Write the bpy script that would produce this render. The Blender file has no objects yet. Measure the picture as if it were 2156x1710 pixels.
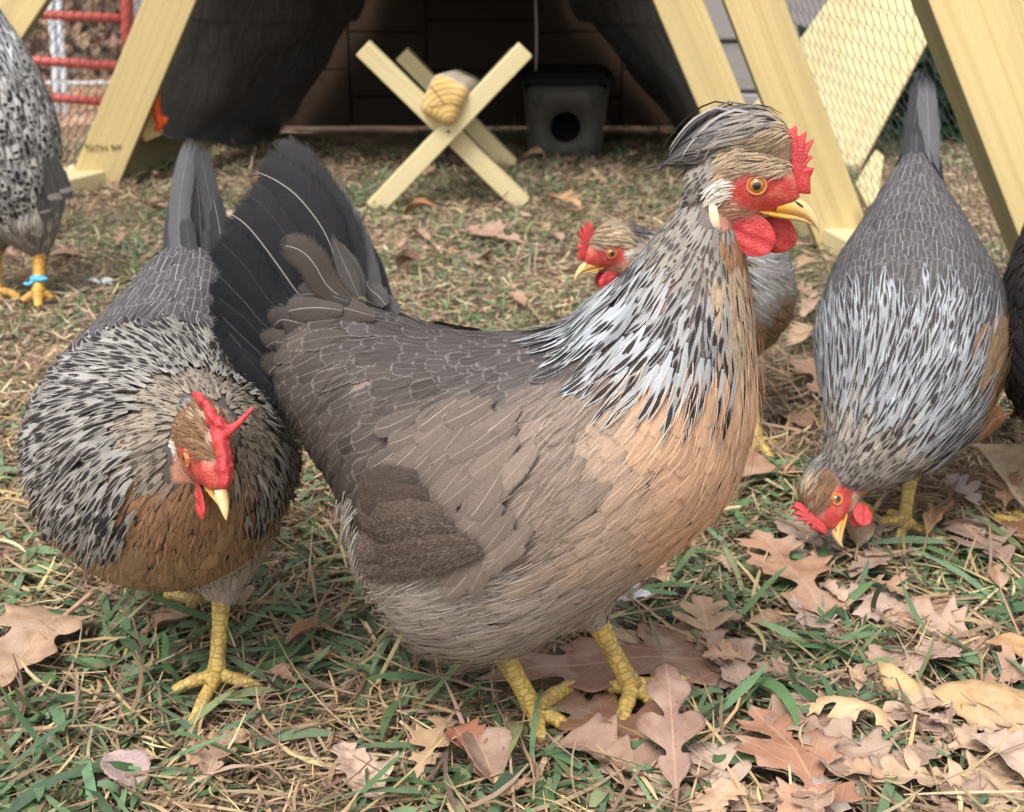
import bpy, bmesh, math, random
import numpy as np
from mathutils import Vector, Matrix, noise as mnoise
from mathutils.bvhtree import BVHTree

random.seed(7)
RNG = np.random.default_rng(11)
C = bpy.context.scene.collection
scene = bpy.context.scene
R = math.radians

# ------------------------------------------------------------------ camera
CAM_H, PITCH, FPX = 0.60, R(20.6), 3000.0          # camera height, tilt, focal length in measuring units
cam_d = bpy.data.cameras.new('camera')
cam_d.sensor_width = 36.0
cam_d.lens = 36.0 * FPX / 2156.0
cam_d.clip_start = 0.02
cam_d.clip_end = 200.0
cam_d.dof.use_dof = True
cam_d.dof.focus_distance = 0.93
cam_d.dof.aperture_fstop = 15.0
cam = bpy.data.objects.new('camera', cam_d)
C.objects.link(cam)
cam.location = (0, 0, CAM_H)
cam.rotation_euler = (R(90) - PITCH, 0, 0)
scene.camera = cam

# ------------------------------------------------------------------ light
SUN_EL, SUN_AZ = R(60), R(205)
world = bpy.data.worlds.new('World')
scene.world = world
world.use_nodes = True
wn = world.node_tree
wn.nodes.clear()
sky = wn.nodes.new('ShaderNodeTexSky')
sky.sky_type = 'NISHITA'
sky.sun_disc = False
sky.sun_elevation = SUN_EL
sky.sun_rotation = SUN_AZ
sky.dust_density = 4.0
hs = wn.nodes.new('ShaderNodeHueSaturation')
hs.inputs['Saturation'].default_value = 0.28
bg = wn.nodes.new('ShaderNodeBackground')
bg.inputs['Strength'].default_value = 0.15
wo = wn.nodes.new('ShaderNodeOutputWorld')
wn.links.new(sky.outputs[0], hs.inputs['Color'])
wn.links.new(hs.outputs[0], bg.inputs['Color'])
wn.links.new(bg.outputs[0], wo.inputs['Surface'])
sun_d = bpy.data.lights.new('sun', 'SUN')
sun_d.energy = 1.5
sun_d.angle = R(24)
sun_d.color = (1.0, 0.965, 0.925)
sun = bpy.data.objects.new('sun', sun_d)
C.objects.link(sun)
# the sun stands behind the camera, a little to the left, high in the overcast
_sd = Vector((math.sin(SUN_AZ) * math.cos(SUN_EL), math.cos(SUN_AZ) * math.cos(SUN_EL), math.sin(SUN_EL)))
sun.rotation_euler = _sd.to_track_quat('Z', 'Y').to_euler()
vs = scene.view_settings
vs.view_transform = 'Standard'
vs.look = 'None'
vs.exposure = 0.92
vs.gamma = 1.0
scene.cycles.max_bounces = 6
scene.cycles.transparent_max_bounces = 14

# ------------------------------------------------------------------ measuring helpers
_F = Vector((0, math.cos(PITCH), -math.sin(PITCH)))
_U = Vector((0, math.sin(PITCH), math.cos(PITCH)))
_X = Vector((1, 0, 0))
CAMP = Vector((0, 0, CAM_H))


def ray(px, py):
    return _X * ((px - 1078) / FPX) + _U * (-(py - 855) / FPX) + _F


def at(px, py, Y):
    d = ray(px, py)
    return CAMP + d * (Y / d.y)


def atz(px, py, z=0.0):
    d = ray(px, py)
    return CAMP + d * ((z - CAM_H) / d.z)


def proj(P):
    """world points (n,3) -> measured units (n,2)"""
    P = np.asarray(P, float)
    q = P - np.array(CAMP)
    f, u = np.array(_F), np.array(_U)
    dz = q @ f
    return np.stack([1078 + FPX * q[..., 0] / dz, 855 - FPX * (q @ u) / dz], -1)


def gz(x, y):
    """height of the ground: level under the coop, falling away behind it"""
    t = np.clip((np.asarray(y, float) - 3.4) / 3.0, 0, 1)
    return -0.38 * t * t * (3 - 2 * t)


# ------------------------------------------------------------------ object helpers
def tag(o, label=None, cat=None, group=None, kind=None):
    if label: o['label'] = label
    if cat: o['category'] = cat
    if group: o['group'] = group
    if kind: o['kind'] = kind
    return o


def empty(name, loc, label=None, cat=None, group=None):
    o = bpy.data.objects.new(name, None)
    o.empty_display_size = 0.05
    C.objects.link(o)
    o.location = loc
    return tag(o, label, cat, group)


def wloc(o):
    v = Vector((0, 0, 0))
    while o is not None:
        v = v + Vector(o.location)
        o = o.parent
    return v


def link(o, parent=None, M=None):
    C.objects.link(o)
    M = M if M is not None else Matrix.Identity(4)
    if parent is not None:
        o.parent = parent
        M = Matrix.Translation(-wloc(parent)) @ M
    o.matrix_basis = M
    return o


def mesh_np(name, V, Fq, attrs=None, smooth=True):
    """mesh from numpy: V (n,3), Fq (m,3|4) ; attrs {name: (n,4)}"""
    me = bpy.data.meshes.new(name)
    V = np.asarray(V, np.float32); Fq = np.asarray(Fq, np.int32)
    k = Fq.shape[1]
    me.vertices.add(len(V)); me.vertices.foreach_set('co', V.ravel())
    me.loops.add(Fq.size); me.loops.foreach_set('vertex_index', Fq.ravel())
    me.polygons.add(len(Fq))
    me.polygons.foreach_set('loop_start', np.arange(0, Fq.size, k, dtype=np.int32))
    me.polygons.foreach_set('loop_total', np.full(len(Fq), k, np.int32))
    me.update(calc_edges=True)
    if smooth:
        me.polygons.foreach_set('use_smooth', np.ones(len(Fq), bool))
    for an, av in (attrs or {}).items():
        a = me.attributes.new(an, 'FLOAT_COLOR', 'POINT')
        a.data.foreach_set('color', np.asarray(av, np.float32).ravel())
    me.validate()
    return me


def obj_np(name, V, Fq, mat, parent=None, attrs=None, smooth=True):
    """world-space vertices; the mesh is stored about its parent"""
    V = np.asarray(V, float)
    me = mesh_np(name, V, Fq, attrs, smooth)
    me.materials.append(mat)
    o = bpy.data.objects.new(name, me)
    return link(o, parent)


def obj_top(name, V, Fq, mat, base, attrs=None, smooth=True):
    """a top-level thing made of one mesh, its origin at base"""
    me = mesh_np(name, np.asarray(V, float) - np.array(base), Fq, attrs, smooth)
    me.materials.append(mat)
    o = bpy.data.objects.new(name, me)
    return link(o, None, Matrix.Translation(Vector(base)))


def obj_bm(name, bm, mat, parent=None, M=None, smooth=False):
    me = bpy.data.meshes.new(name)
    bmesh.ops.recalc_face_normals(bm, faces=bm.faces)
    bm.to_mesh(me); bm.free()
    if smooth:
        for p in me.polygons: p.use_smooth = True
    me.materials.append(mat)
    o = bpy.data.objects.new(name, me)
    return link(o, parent, M)


def bm_box(bm, sx, sy, sz, M=None, bevel=0.0, seg=2):
    r = bmesh.ops.create_cube(bm, size=1.0)
    vs_ = r['verts']
    bmesh.ops.scale(bm, vec=(sx, sy, sz), verts=vs_)
    if bevel:
        es = list({e for v in vs_ for e in v.link_edges})
        rb = bmesh.ops.bevel(bm, geom=es, offset=bevel, segments=seg, affect='EDGES', profile=0.5)
        vs_ = list({v for f in rb['faces'] for v in f.verts} | {v for v in vs_ if v.is_valid})
    if M is not None:
        bmesh.ops.transform(bm, matrix=M, verts=vs_)
    return vs_


def board(name, p0, p1, width, thick, normal, mat, parent, bevel=0.003, edge=None):
    """a length of sawn timber; grain along local X, wide face across `normal`"""
    p0, p1 = Vector(p0), Vector(p1)
    X = (p1 - p0); L = X.length; X.normalize()
    Z = Vector(normal); Z = (Z - X * Z.dot(X)).normalized()
    Y = Z.cross(X)
    bm = bmesh.new()
    bm_box(bm, L, width, thick, bevel=bevel)
    M = Matrix((X, Y, Z)).transposed().to_4x4()
    M.translation = (p0 + p1) / 2
    o = obj_bm(name, bm, mat, parent, M)
    if edge is not None:
        o.data.materials.append(edge)
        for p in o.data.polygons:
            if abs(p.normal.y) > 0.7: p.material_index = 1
    return o


def tube_arrays(pts, rad, seg=10, cap=True):
    """sweep rings along a polyline; returns V, F(quads)"""
    pts = np.asarray(pts, float); n = len(pts)
    rad = np.broadcast_to(np.asarray(rad, float), (n,)) if np.ndim(rad) < 2 else np.asarray(rad)
    T = np.gradient(pts, axis=0); T /= np.linalg.norm(T, axis=1)[:, None] + 1e-12
    ref = np.array([0, 0, 1.0]) if abs(T[:, 2]).mean() < 0.8 else np.array([0, 1.0, 0])
    V = []
    a = np.linspace(0, 2 * math.pi, seg, endpoint=False)
    u = ref - T[0] * (ref @ T[0]); u /= np.linalg.norm(u)
    for i in range(n):
        u = u - T[i] * (u @ T[i]); u /= np.linalg.norm(u)
        w = np.cross(T[i], u)
        V.append(pts[i] + rad[i] * (np.cos(a)[:, None] * u + np.sin(a)[:, None] * w))
    V = np.concatenate(V)
    F = []
    for i in range(n - 1):
        for k in range(seg):
            k2 = (k + 1) % seg
            F.append((i * seg + k, i * seg + k2, (i + 1) * seg + k2, (i + 1) * seg + k))
    if cap:
        for i, c in ((0, 1), (n - 1, 0)):
            b = i * seg
            for k in range(1, seg - 1, 2):
                f = (b, b + k, b + k + 1, b + (k + 2 if k + 2 < seg else k + 1))
                if len(set(f)) == 4:
                    F.append(f[::-1] if c else f)
    return V, np.array(F)


def merge(parts):
    Vs, Fs, o = [], [], 0
    for V, F in parts:
        Vs.append(V); Fs.append(np.asarray(F) + o); o += len(V)
    return np.concatenate(Vs), np.concatenate(Fs)


def spline_at(K, v):
    n = 400
    d = spline(K, n)
    x = np.clip(np.asarray(v) * (n - 1), 0, n - 1.001)
    i = x.astype(int); f = (x - i)[:, None]
    return d[i] * (1 - f) + d[i + 1] * f


def spline(K, n):
    """Catmull-Rom through rows of K, n samples"""
    K = np.asarray(K, float)
    m = len(K)
    Kp = np.concatenate([2 * K[:1] - K[1:2], K, 2 * K[-1:] - K[-2:-1]])
    t = np.linspace(0, m - 1, n)
    i = np.clip(t.astype(int), 0, m - 2); f = (t - i)[:, None]
    p0, p1, p2, p3 = Kp[i], Kp[i + 1], Kp[i + 2], Kp[i + 3]
    return 0.5 * (2 * p1 + (p2 - p0) * f + (2 * p0 - 5 * p1 + 4 * p2 - p3) * f ** 2 + (3 * p1 - p0 - 3 * p2 + p3) * f ** 3)


# ------------------------------------------------------------------ material helpers
class NT:
    def __init__(self, name):
        self.m = bpy.data.materials.new(name)
        self.m.use_nodes = True
        self.t = self.m.node_tree
        self.p = self.t.nodes['Principled BSDF']
        self.out = self.t.nodes['Material Output']

    def n(self, kind, **kw):
        nd = self.t.nodes.new(kind)
        for k, v in kw.items(): setattr(nd, k, v)
        return nd

    def l(self, a, b):
        self.t.links.new(a, b)

    def val(self, x, sock):
        if isinstance(x, (int, float)): sock.default_value = x
        elif isinstance(x, tuple): sock.default_value = x if len(x) == len(sock.default_value) else (*x, 1)
        else: self.l(x, sock)

    def math(self, op, a, b=0.0, c=None, clamp=False):
        nd = self.n('ShaderNodeMath', operation=op, use_clamp=clamp)
        self.val(a, nd.inputs[0]); self.val(b, nd.inputs[1])
        if c is not None: self.val(c, nd.inputs[2])
        return nd.outputs[0]

    def step(self, x, lo, hi):
        nd = self.n('ShaderNodeMapRange', interpolation_type='SMOOTHSTEP')
        self.val(x, nd.inputs[0]); self.val(lo, nd.inputs[1]); self.val(hi, nd.inputs[2])
        return nd.outputs[0]

    def mix(self, f, a, b, blend='MIX'):
        nd = self.n('ShaderNodeMix', data_type='RGBA', blend_type=blend)
        self.val(f, nd.inputs[0]); self.val(a, nd.inputs[6]); self.val(b, nd.inputs[7])
        return nd.outputs[2]

    def noise(self, vec, scale, detail=3.0, rough=0.55, dist=0.0):
        nd = self.n('ShaderNodeTexNoise')
        if vec is not None: self.l(vec, nd.inputs['Vector'])
        nd.inputs['Scale'].default_value = scale
        nd.inputs['Detail'].default_value = detail
        nd.inputs['Roughness'].default_value = rough
        nd.inputs['Distortion'].default_value = dist
        return nd.outputs['Fac']

    def attr(self, name):
        return self.n('ShaderNodeAttribute', attribute_name=name)

    def coord(self, which='Object'):
        return self.n('ShaderNodeTexCoord').outputs[which]

    def mapping(self, vec, scale):
        nd = self.n('ShaderNodeMapping')
        self.l(vec, nd.inputs['Vector']); nd.inputs['Scale'].default_value = scale
        return nd.outputs[0]

    def xyz(self, x, y, z):
        nd = self.n('ShaderNodeCombineXYZ')
        for s, v in zip(nd.inputs, (x, y, z)): self.val(v, s)
        return nd.outputs[0]

    def sep(self, c):
        return self.n('ShaderNodeSeparateColor') if False else self._sep(c)

    def _sep(self, c):
        nd = self.n('ShaderNodeSeparateColor'); self.l(c, nd.inputs[0])
        return nd.outputs

    def ramp(self, f, stops):
        nd = self.n('ShaderNodeValToRGB')
        cr = nd.color_ramp
        while len(cr.elements) < len(stops): cr.elements.new(0.5)
        for e, (p, c) in zip(cr.elements, stops):
            e.position = p; e.color = (*c, 1) if len(c) == 3 else c
        self.val(f, nd.inputs[0])
        return nd.outputs[0]

    def bump(self, h, strength=0.3, dist=0.001):
        nd = self.n('ShaderNodeBump')
        nd.inputs['Strength'].default_value = strength
        nd.inputs['Distance'].default_value = dist
        self.l(h, nd.inputs['Height'])
        self.l(nd.outputs[0], self.p.inputs['Normal'])

    def set(self, color=None, rough=None, spec=None):
        if color is not None: self.val(color, self.p.inputs['Base Color'])
        if rough is not None: self.val(rough, self.p.inputs['Roughness'])
        if spec is not None: self.val(spec, self.p.inputs['Specular IOR Level'])
        return self.m


def simple(name, col, rough=0.6, spec=0.4, var=0.15, scale=40, bump=0.0, metal=0.0):
    k = NT(name)
    f = k.noise(k.coord(), scale, 4)
    c = k.mix(f, tuple(x * (1 - var) for x in col), tuple(min(1, x * (1 + var)) for x in col))
    k.set(c, rough, spec)
    k.p.inputs['Metallic'].default_value = metal
    if bump: k.bump(k.noise(k.coord(), scale * 2.5, 4), bump, 0.002)
    return k.m


# feathers: every feather carries its own colours; the vane pattern is worked out from its own (u,v)
def make_feather_mat():
    k = NT('feather')
    fu = k.attr('fuv'); o = k._sep(fu.outputs['Color'])
    u, v, rnd = o[0], o[1], o[2]
    au = k.math('ABSOLUTE', u)
    base, edge, mark, shaft, mp = (k.attr(a) for a in ('base', 'edge', 'mark', 'shaft', 'mp'))
    m = k._sep(mp.outputs['Color'])
    # barbs run outward and towards the tip
    barb = k.math('SUBTRACT', v, k.math('MULTIPLY', au, 0.22))
    vec = k.xyz(k.math('MULTIPLY', barb, 46.0), k.math('MULTIPLY', u, 2.2), k.math('MULTIPLY', rnd, 91.0))
    st = k.noise(vec, 1.0, 2.0, 0.6)
    vec2 = k.xyz(k.math('MULTIPLY', v, 3.0), k.math('MULTIPLY', u, 1.5), k.math('MULTIPLY', rnd, 57.0))
    bl = k.noise(vec2, 1.4, 2.0, 0.5)
    jag = k.math('MULTIPLY', k.math('SUBTRACT', st, 0.5), 0.5)
    aj = k.math('ADD', au, jag)
    vj = k.math('ADD', v, k.math('MULTIPLY', jag, 0.3))
    em = k.math('MAXIMUM', k.step(aj, m[2], 1.02), k.step(vj, k.math('ADD', 0.72, k.math('MULTIPLY', m[2], 0.26)), 1.0))
    em = k.math('MULTIPLY', em, edge.outputs['Alpha'])
    c = k.mix(em, base.outputs['Color'], edge.outputs['Color'])
    # dark centre: an elongated drop
    du = k.math('DIVIDE', u, m[0])
    dv = k.math('DIVIDE', k.math('SUBTRACT', v, k.math('ADD', 0.60, k.math('MULTIPLY', rnd, 0.18))), m[1])
    dd = k.math('SQRT', k.math('ADD', k.math('MULTIPLY', du, du), k.math('MULTIPLY', dv, dv)))
    mm = k.math('MULTIPLY', k.math('SUBTRACT', 1.0, k.step(k.math('ADD', dd, jag), 0.72, 1.1)), mark.outputs['Alpha'])
    c = k.mix(mm, c, mark.outputs['Color'])
    # fine peppering for the mottled flight feathers (alpha of base)
    pep = k.noise(k.xyz(k.math('MULTIPLY', barb, 70.0), k.math('MULTIPLY', u, 9.0), rnd), 1.0, 1.0)
    pf = k.math('MULTIPLY', k.step(pep, 0.50, 0.62), k.math('SUBTRACT', 1.0, base.outputs['Alpha']))
    c = k.mix(pf, c, (0.165, 0.125, 0.09))
    # shaft
    sm = k.math('SUBTRACT', 1.0, k.step(au, k.math('MULTIPLY', mp.outputs['Alpha'], 0.5), mp.outputs['Alpha']))
    sm = k.math('MULTIPLY', sm, shaft.outputs['Alpha'])
    c = k.mix(sm, c, shaft.outputs['Color'])
    g = k.math('ADD', 0.62, k.math('ADD', k.math('MULTIPLY', st, 0.5), k.math('MULTIPLY', bl, 0.28)))
    cc = k.n('ShaderNodeVectorMath', operation='SCALE')
    k.l(c, cc.inputs[0]); k.l(g, cc.inputs['Scale'])
    k.set(cc.outputs[0], 0.66, 0.12)
    # the vane frays into separate barbs at its rim and tip
    rim = k.math('MAXIMUM', k.step(au, 0.40, 1.10), k.step(v, 0.76, 1.06))
    fr = k.noise(k.xyz(k.math('MULTIPLY', barb, 58.0), k.math('MULTIPLY', u, 1.3), k.math('MULTIPLY', rnd, 33.0)), 1.0, 1.0)
    al = k.math('SUBTRACT', 1.0, k.step(k.math('SUBTRACT', rim, k.math('MULTIPLY', fr, k.math('MULTIPLY', fu.outputs['Alpha'], 0.85))), 0.0, 0.55))
    k.l(al, k.p.inputs['Alpha'])
    k.bump(k.math('ADD', st, k.math('MULTIPLY', sm, 1.5)), 0.35, 0.0006)
    return k.m


FEATHER = make_feather_mat()


def make_skin_mat():
    """bare skin and the ground of the plumage: colour from the 'tint' attribute, pebbled where red"""
    k = NT('skin')
    a = k.attr('tint')
    vo = k.n('ShaderNodeTexVoronoi'); k.l(k.coord(), vo.inputs['Vector']); vo.inputs['Scale'].default_value = 900
    n1 = k.noise(k.coord(), 300, 4)
    n2 = k.noise(k.coord(), 110, 3)
    g = k.math('ADD', 0.55, k.math('ADD', k.math('MULTIPLY', n1, 0.5), k.math('MULTIPLY', n2, 0.4)))
    cc = k.n('ShaderNodeVectorMath', operation='SCALE')
    tone = k.mix(k.math('MULTIPLY', k.step(n2, 0.46, 0.66), 0.4), a.outputs['Color'], k.mix(0.5, a.outputs['Color'], (0.62, 0.30, 0.20)))
    k.l(tone, cc.inputs[0]); k.l(g, cc.inputs['Scale'])
    k.set(cc.outputs[0], 0.5, 0.35)
    k.p.inputs['Subsurface Weight'].default_value = 0.12
    k.p.inputs['Subsurface Radius'].default_value = (0.004, 0.001, 0.0006)
    k.p.inputs['Subsurface Scale'].default_value = 1.0
    k.bump(k.math('ADD', vo.outputs['Distance'], n1), 0.5, 0.0008)
    return k.m


SKIN = make_skin_mat()


def make_comb_mat():
    k = NT('comb_flesh')
    vo = k.n('ShaderNodeTexVoronoi'); k.l(k.coord(), vo.inputs['Vector']); vo.inputs['Scale'].default_value = 1100
    n1 = k.noise(k.coord(), 160, 4)
    c = k.mix(n1, (0.40, 0.016, 0.026), (0.60, 0.07, 0.066))
    c = k.mix(k.step(vo.outputs['Distance'], 0.0, 0.45), k.mix(0.3, c, (0.9, 0.35, 0.3)), c)
    k.set(c, 0.42, 0.45)
    k.p.inputs['Subsurface Weight'].default_value = 0.15
    k.p.inputs['Subsurface Radius'].default_value = (0.004, 0.001, 0.0006)
    k.p.inputs['Subsurface Scale'].default_value = 1.0
    k.bump(k.math('ADD', k.math('MULTIPLY', vo.outputs['Distance'], -1.0), k.math('MULTIPLY', n1, 2.0)), 0.5, 0.0012)
    return k.m


COMB = make_comb_mat()


def make_tint_mat(name, rough, spec, nscale, var, bump, coat=0.0):
    k = NT(name)
    a = k.attr('tint')
    n1 = k.noise(k.coord(), nscale, 4)
    g = k.math('ADD', 1 - var, k.math('MULTIPLY', n1, 2 * var))
    cc = k.n('ShaderNodeVectorMath', operation='SCALE')
    k.l(a.outputs['Color'], cc.inputs[0]); k.l(g, cc.inputs['Scale'])
    k.set(cc.outputs[0], rough, spec)
    k.p.inputs['Coat Weight'].default_value = coat
    k.bump(n1, bump, 0.0008)
    return k.m


BEAK = make_tint_mat('beak_horn', 0.38, 0.45, 220, 0.18, 0.25)
EYE = make_tint_mat('eye_gloss', 0.12, 0.5, 900, 0.12, 0.02, 1.0)
LOBE = make_tint_mat('ear_lobe_skin', 0.6, 0.3, 400, 0.12, 0.5)


def make_leg_mat(name, c1, c2, c3):
    """scaly shank: plates in bands round the leg, dusty in the seams; (u,v) from 'luv'"""
    k = NT(name)
    lu = k.attr('luv'); o = k._sep(lu.outputs['Color'])
    vo = k.n('ShaderNodeTexVoronoi', feature='DISTANCE_TO_EDGE')
    k.l(k.xyz(k.math('MULTIPLY', o[0], 5.0), k.math('MULTIPLY', o[1], 200.0), 0.0), vo.inputs['Vector'])
    vo.inputs['Scale'].default_value = 1.0
    vo.inputs['Randomness'].default_value = 0.55
    seam = k.step(vo.outputs['Distance'], 0.02, 0.16)
    n1 = k.noise(k.coord(), 120, 4)
    c = k.mix(n1, c1, c2)
    c = k.mix(seam, c3, c)
    c = k.mix(k.math('MULTIPLY', k.step(k.noise(k.coord(), 45, 4), 0.48, 0.68), 0.55), c, (0.20, 0.145, 0.085))
    c = k.mix(o[2], c, (0.30, 0.17, 0.09))          # blue channel of luv: claw horn / soil near the ground
    k.set(c, 0.5, 0.35)
    k.bump(seam, 0.5, 0.0008)
    return k.m


LEG = make_leg_mat('yellow_shank', (0.56, 0.37, 0.07), (0.76, 0.57, 0.21), (0.45, 0.29, 0.08))
LEG_ORANGE = make_leg_mat('orange_shank', (0.70, 0.36, 0.05), (0.80, 0.46, 0.10), (0.45, 0.22, 0.05))


def make_wood(name, c1, c2, c3, knots=True, rings=26.0, gw=0.5):
    k = NT(name)
    co = k.coord()
    info = k.n('ShaderNodeObjectInfo')
    off = k.n('ShaderNodeVectorMath', operation='ADD')
    sc = k.n('ShaderNodeVectorMath', operation='SCALE')
    k.l(k.xyz(info.outputs['Random'], info.outputs['Random'], info.outputs['Random']), sc.inputs[0])
    sc.inputs['Scale'].default_value = 7.3
    k.l(co, off.inputs[0]); k.l(sc.outputs[0], off.inputs[1])
    v = off.outputs[0]
    warp = k.noise(k.mapping(v, (1.6, 9, 9)), 1.0, 2.0)
    sepv = k.n('ShaderNodeSeparateXYZ'); k.l(v, sepv.inputs[0])
    yy = k.math('ADD', k.math('MULTIPLY', sepv.outputs[1], 1.0), k.math('MULTIPLY', sepv.outputs[2], 0.55))
    # uneven year rings cut lengthwise: bands of every width, drifting slowly along the board
    yw = k.math('ADD', k.math('MULTIPLY', yy, rings * 2.2), k.math('MULTIPLY', warp, 3.2))
    band = k.noise(k.xyz(k.math('MULTIPLY', sepv.outputs[0], 0.35), yw, 0.0), 1.0, 3.0, 0.6)
    ring = k.step(band, 0.42, 0.68)
    fine = k.noise(k.mapping(v, (6, 260, 260)), 1.0, 3.0)
    c = k.mix(k.math('MULTIPLY', ring, gw), c1, c2)
    c = k.mix(k.math('MULTIPLY', k.step(fine, 0.35, 0.8), 0.35), c, c3)
    blot = k.noise(k.mapping(v, (3, 14, 14)), 1.0, 3.0)
    c = k.mix(k.math('MULTIPLY', k.step(blot, 0.52, 0.75), 0.35), c, c3)
    if knots:
        vo = k.n('ShaderNodeTexVoronoi'); k.l(k.mapping(v, (3.0, 8, 0.01)), vo.inputs['Vector']); vo.inputs['Scale'].default_value = 1.0
        kn = k.math('SUBTRACT', 1.0, k.step(vo.outputs['Distance'], 0.05, 0.16))
        c = k.mix(k.math('MULTIPLY', kn, 0.65), c, tuple(x * 0.42 for x in c2))
    k.set(c, 0.62, 0.3)
    k.bump(k.math('ADD', fine, k.math('MULTIPLY', ring, 0.4)), 0.22, 0.001)
    return k.m


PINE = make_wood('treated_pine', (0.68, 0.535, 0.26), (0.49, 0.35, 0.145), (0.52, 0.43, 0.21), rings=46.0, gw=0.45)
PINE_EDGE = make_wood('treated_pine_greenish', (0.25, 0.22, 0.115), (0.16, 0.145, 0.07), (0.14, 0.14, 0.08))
PINE_PALE = make_wood('pale_pine', (0.66, 0.56, 0.32), (0.57, 0.45, 0.22), (0.60, 0.53, 0.32), knots=False)
PANEL = make_wood('stained_pine_panel', (0.56, 0.48, 0.27), (0.52, 0.33, 0.14), (0.50, 0.46, 0.27), rings=9.0, gw=0.7)
GREYWOOD = make_wood('weathered_timber', (0.26, 0.25, 0.25), (0.20, 0.19, 0.18), (0.33, 0.32, 0.32))
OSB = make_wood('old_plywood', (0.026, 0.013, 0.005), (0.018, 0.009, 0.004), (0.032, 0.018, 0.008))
# ------------------------------------------------------------------ ground
def make_ground():
    k = NT('soil_and_thatch')
    co = k.coord()
    n1 = k.noise(co, 5, 5); n2 = k.noise(co, 60, 5); n3 = k.noise(k.mapping(co, (1, 1, 1)), 320, 3)
    c = k.mix(k.step(n1, 0.38, 0.62), (0.11, 0.075, 0.045), (0.25, 0.18, 0.105))
    c = k.mix(k.math('MULTIPLY', k.step(n2, 0.42, 0.7), 0.6), c, (0.27, 0.20, 0.11))
    c = k.mix(k.math('MULTIPLY', k.step(n3, 0.55, 0.7), 0.45), c, (0.035, 0.025, 0.016))
    sp = k.n('ShaderNodeSeparateXYZ'); k.l(co, sp.inputs[0])
    # the ground beyond the run is covered in brown leaf litter
    lit = k.n('ShaderNodeTexVoronoi'); k.l(co, lit.inputs['Vector']); lit.inputs['Scale'].default_value = 26
    lc = k.ramp(k._sep(lit.outputs['Color'])[0], [(0.0, (0.10, 0.06, 0.04)), (0.35, (0.30, 0.16, 0.09)), (0.7, (0.42, 0.25, 0.16)), (1.0, (0.50, 0.36, 0.26))])
    far = k.step(k.math('ADD', sp.outputs[1], k.math('MULTIPLY', n1, 0.8)), 3.7, 4.2)
    side = k.step(k.math('ADD', k.math('ABSOLUTE', sp.outputs[0]), k.math('MULTIPLY', n1, 0.4)), 1.25, 1.5)
    c = k.mix(k.math('MULTIPLY', k.math('MAXIMUM', far, side), 0.9), c, lc)
    k.set(c, 0.95, 0.1)
    k.bump(k.math('ADD', n2, k.math('MULTIPLY', n3, 0.6)), 0.8, 0.006)
    return k.m


def axis_steps(a, segs):
    out = [a]
    for end, st in segs:
        n = max(1, int(round((end - out[-1]) / st)))
        out += list(np.linspace(out[-1], end, n + 1)[1:])
    return np.array(out)


gx = axis_steps(-60, [(-10, 5), (-2, 0.8), (2, 0.02), (10, 0.8), (60, 5)])
gy = axis_steps(-30, [(-1, 3), (0.4, 0.1), (3.6, 0.02), (8, 0.3), (70, 4)])
GX, GY = np.meshgrid(gx, gy)
GZ = gz(GX, GY)
_near = (np.abs(GX) < 2.05) & (GY > 0.3) & (GY < 4)
_nz = np.zeros_like(GZ)
for idx in np.argwhere(_near):
    i, j = idx
    p = Vector((GX[i, j] * 9, GY[i, j] * 9, 0))
    _nz[i, j] = mnoise.noise(p) * 0.004 + mnoise.noise(p * 4.1) * 0.0025 - 0.006
GZ = GZ + _nz
nx, ny = len(gx), len(gy)
ii = np.arange(nx * ny).reshape(ny, nx)
GF = np.stack([ii[:-1, :-1], ii[:-1, 1:], ii[1:, 1:], ii[1:, :-1]], -1).reshape(-1, 4)
ground = obj_np('ground', np.stack([GX, GY, GZ], -1).reshape(-1, 3), GF, make_ground())
tag(ground, kind='structure')


# ------------------------------------------------------------------ grass, thatch
def make_blade_mat(name, rough, trans):
    k = NT(name)
    a = k.attr('tint')
    n1 = k.noise(k.coord(), 90, 3)
    g = k.math('ADD', 0.7, k.math('MULTIPLY', n1, 0.6))
    cc = k.n('ShaderNodeVectorMath', operation='SCALE')
    k.l(a.outputs['Color'], cc.inputs[0]); k.l(g, cc.inputs['Scale'])
    k.set(cc.outputs[0], rough, 0.3)
    if trans:
        tr = k.n('ShaderNodeBsdfTranslucent'); k.l(cc.outputs[0], tr.inputs['Color'])
        mx = k.n('ShaderNodeMixShader'); mx.inputs[0].default_value = trans
        k.l(k.p.outputs[0], mx.inputs[1]); k.l(tr.outputs[0], mx.inputs[2])
        k.l(mx.outputs[0], k.out.inputs['Surface'])
    return k.m


def hw_at(y):
    return (y * 0.936 + 0.211) * 0.3593 * 1.10 + 0.05


def scatter(n, y0, y1, power=1.0):
    out = []
    while len(out) < n:
        y = y0 + (y1 - y0) * RNG.random(n) ** power
        x = (RNG.random(n) * 2 - 1) * hw_at(y1)
        ok = np.abs(x) < hw_at(y)
        out += list(zip(x[ok], y[ok]))
    return clear(np.array(out[:n]))


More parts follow.
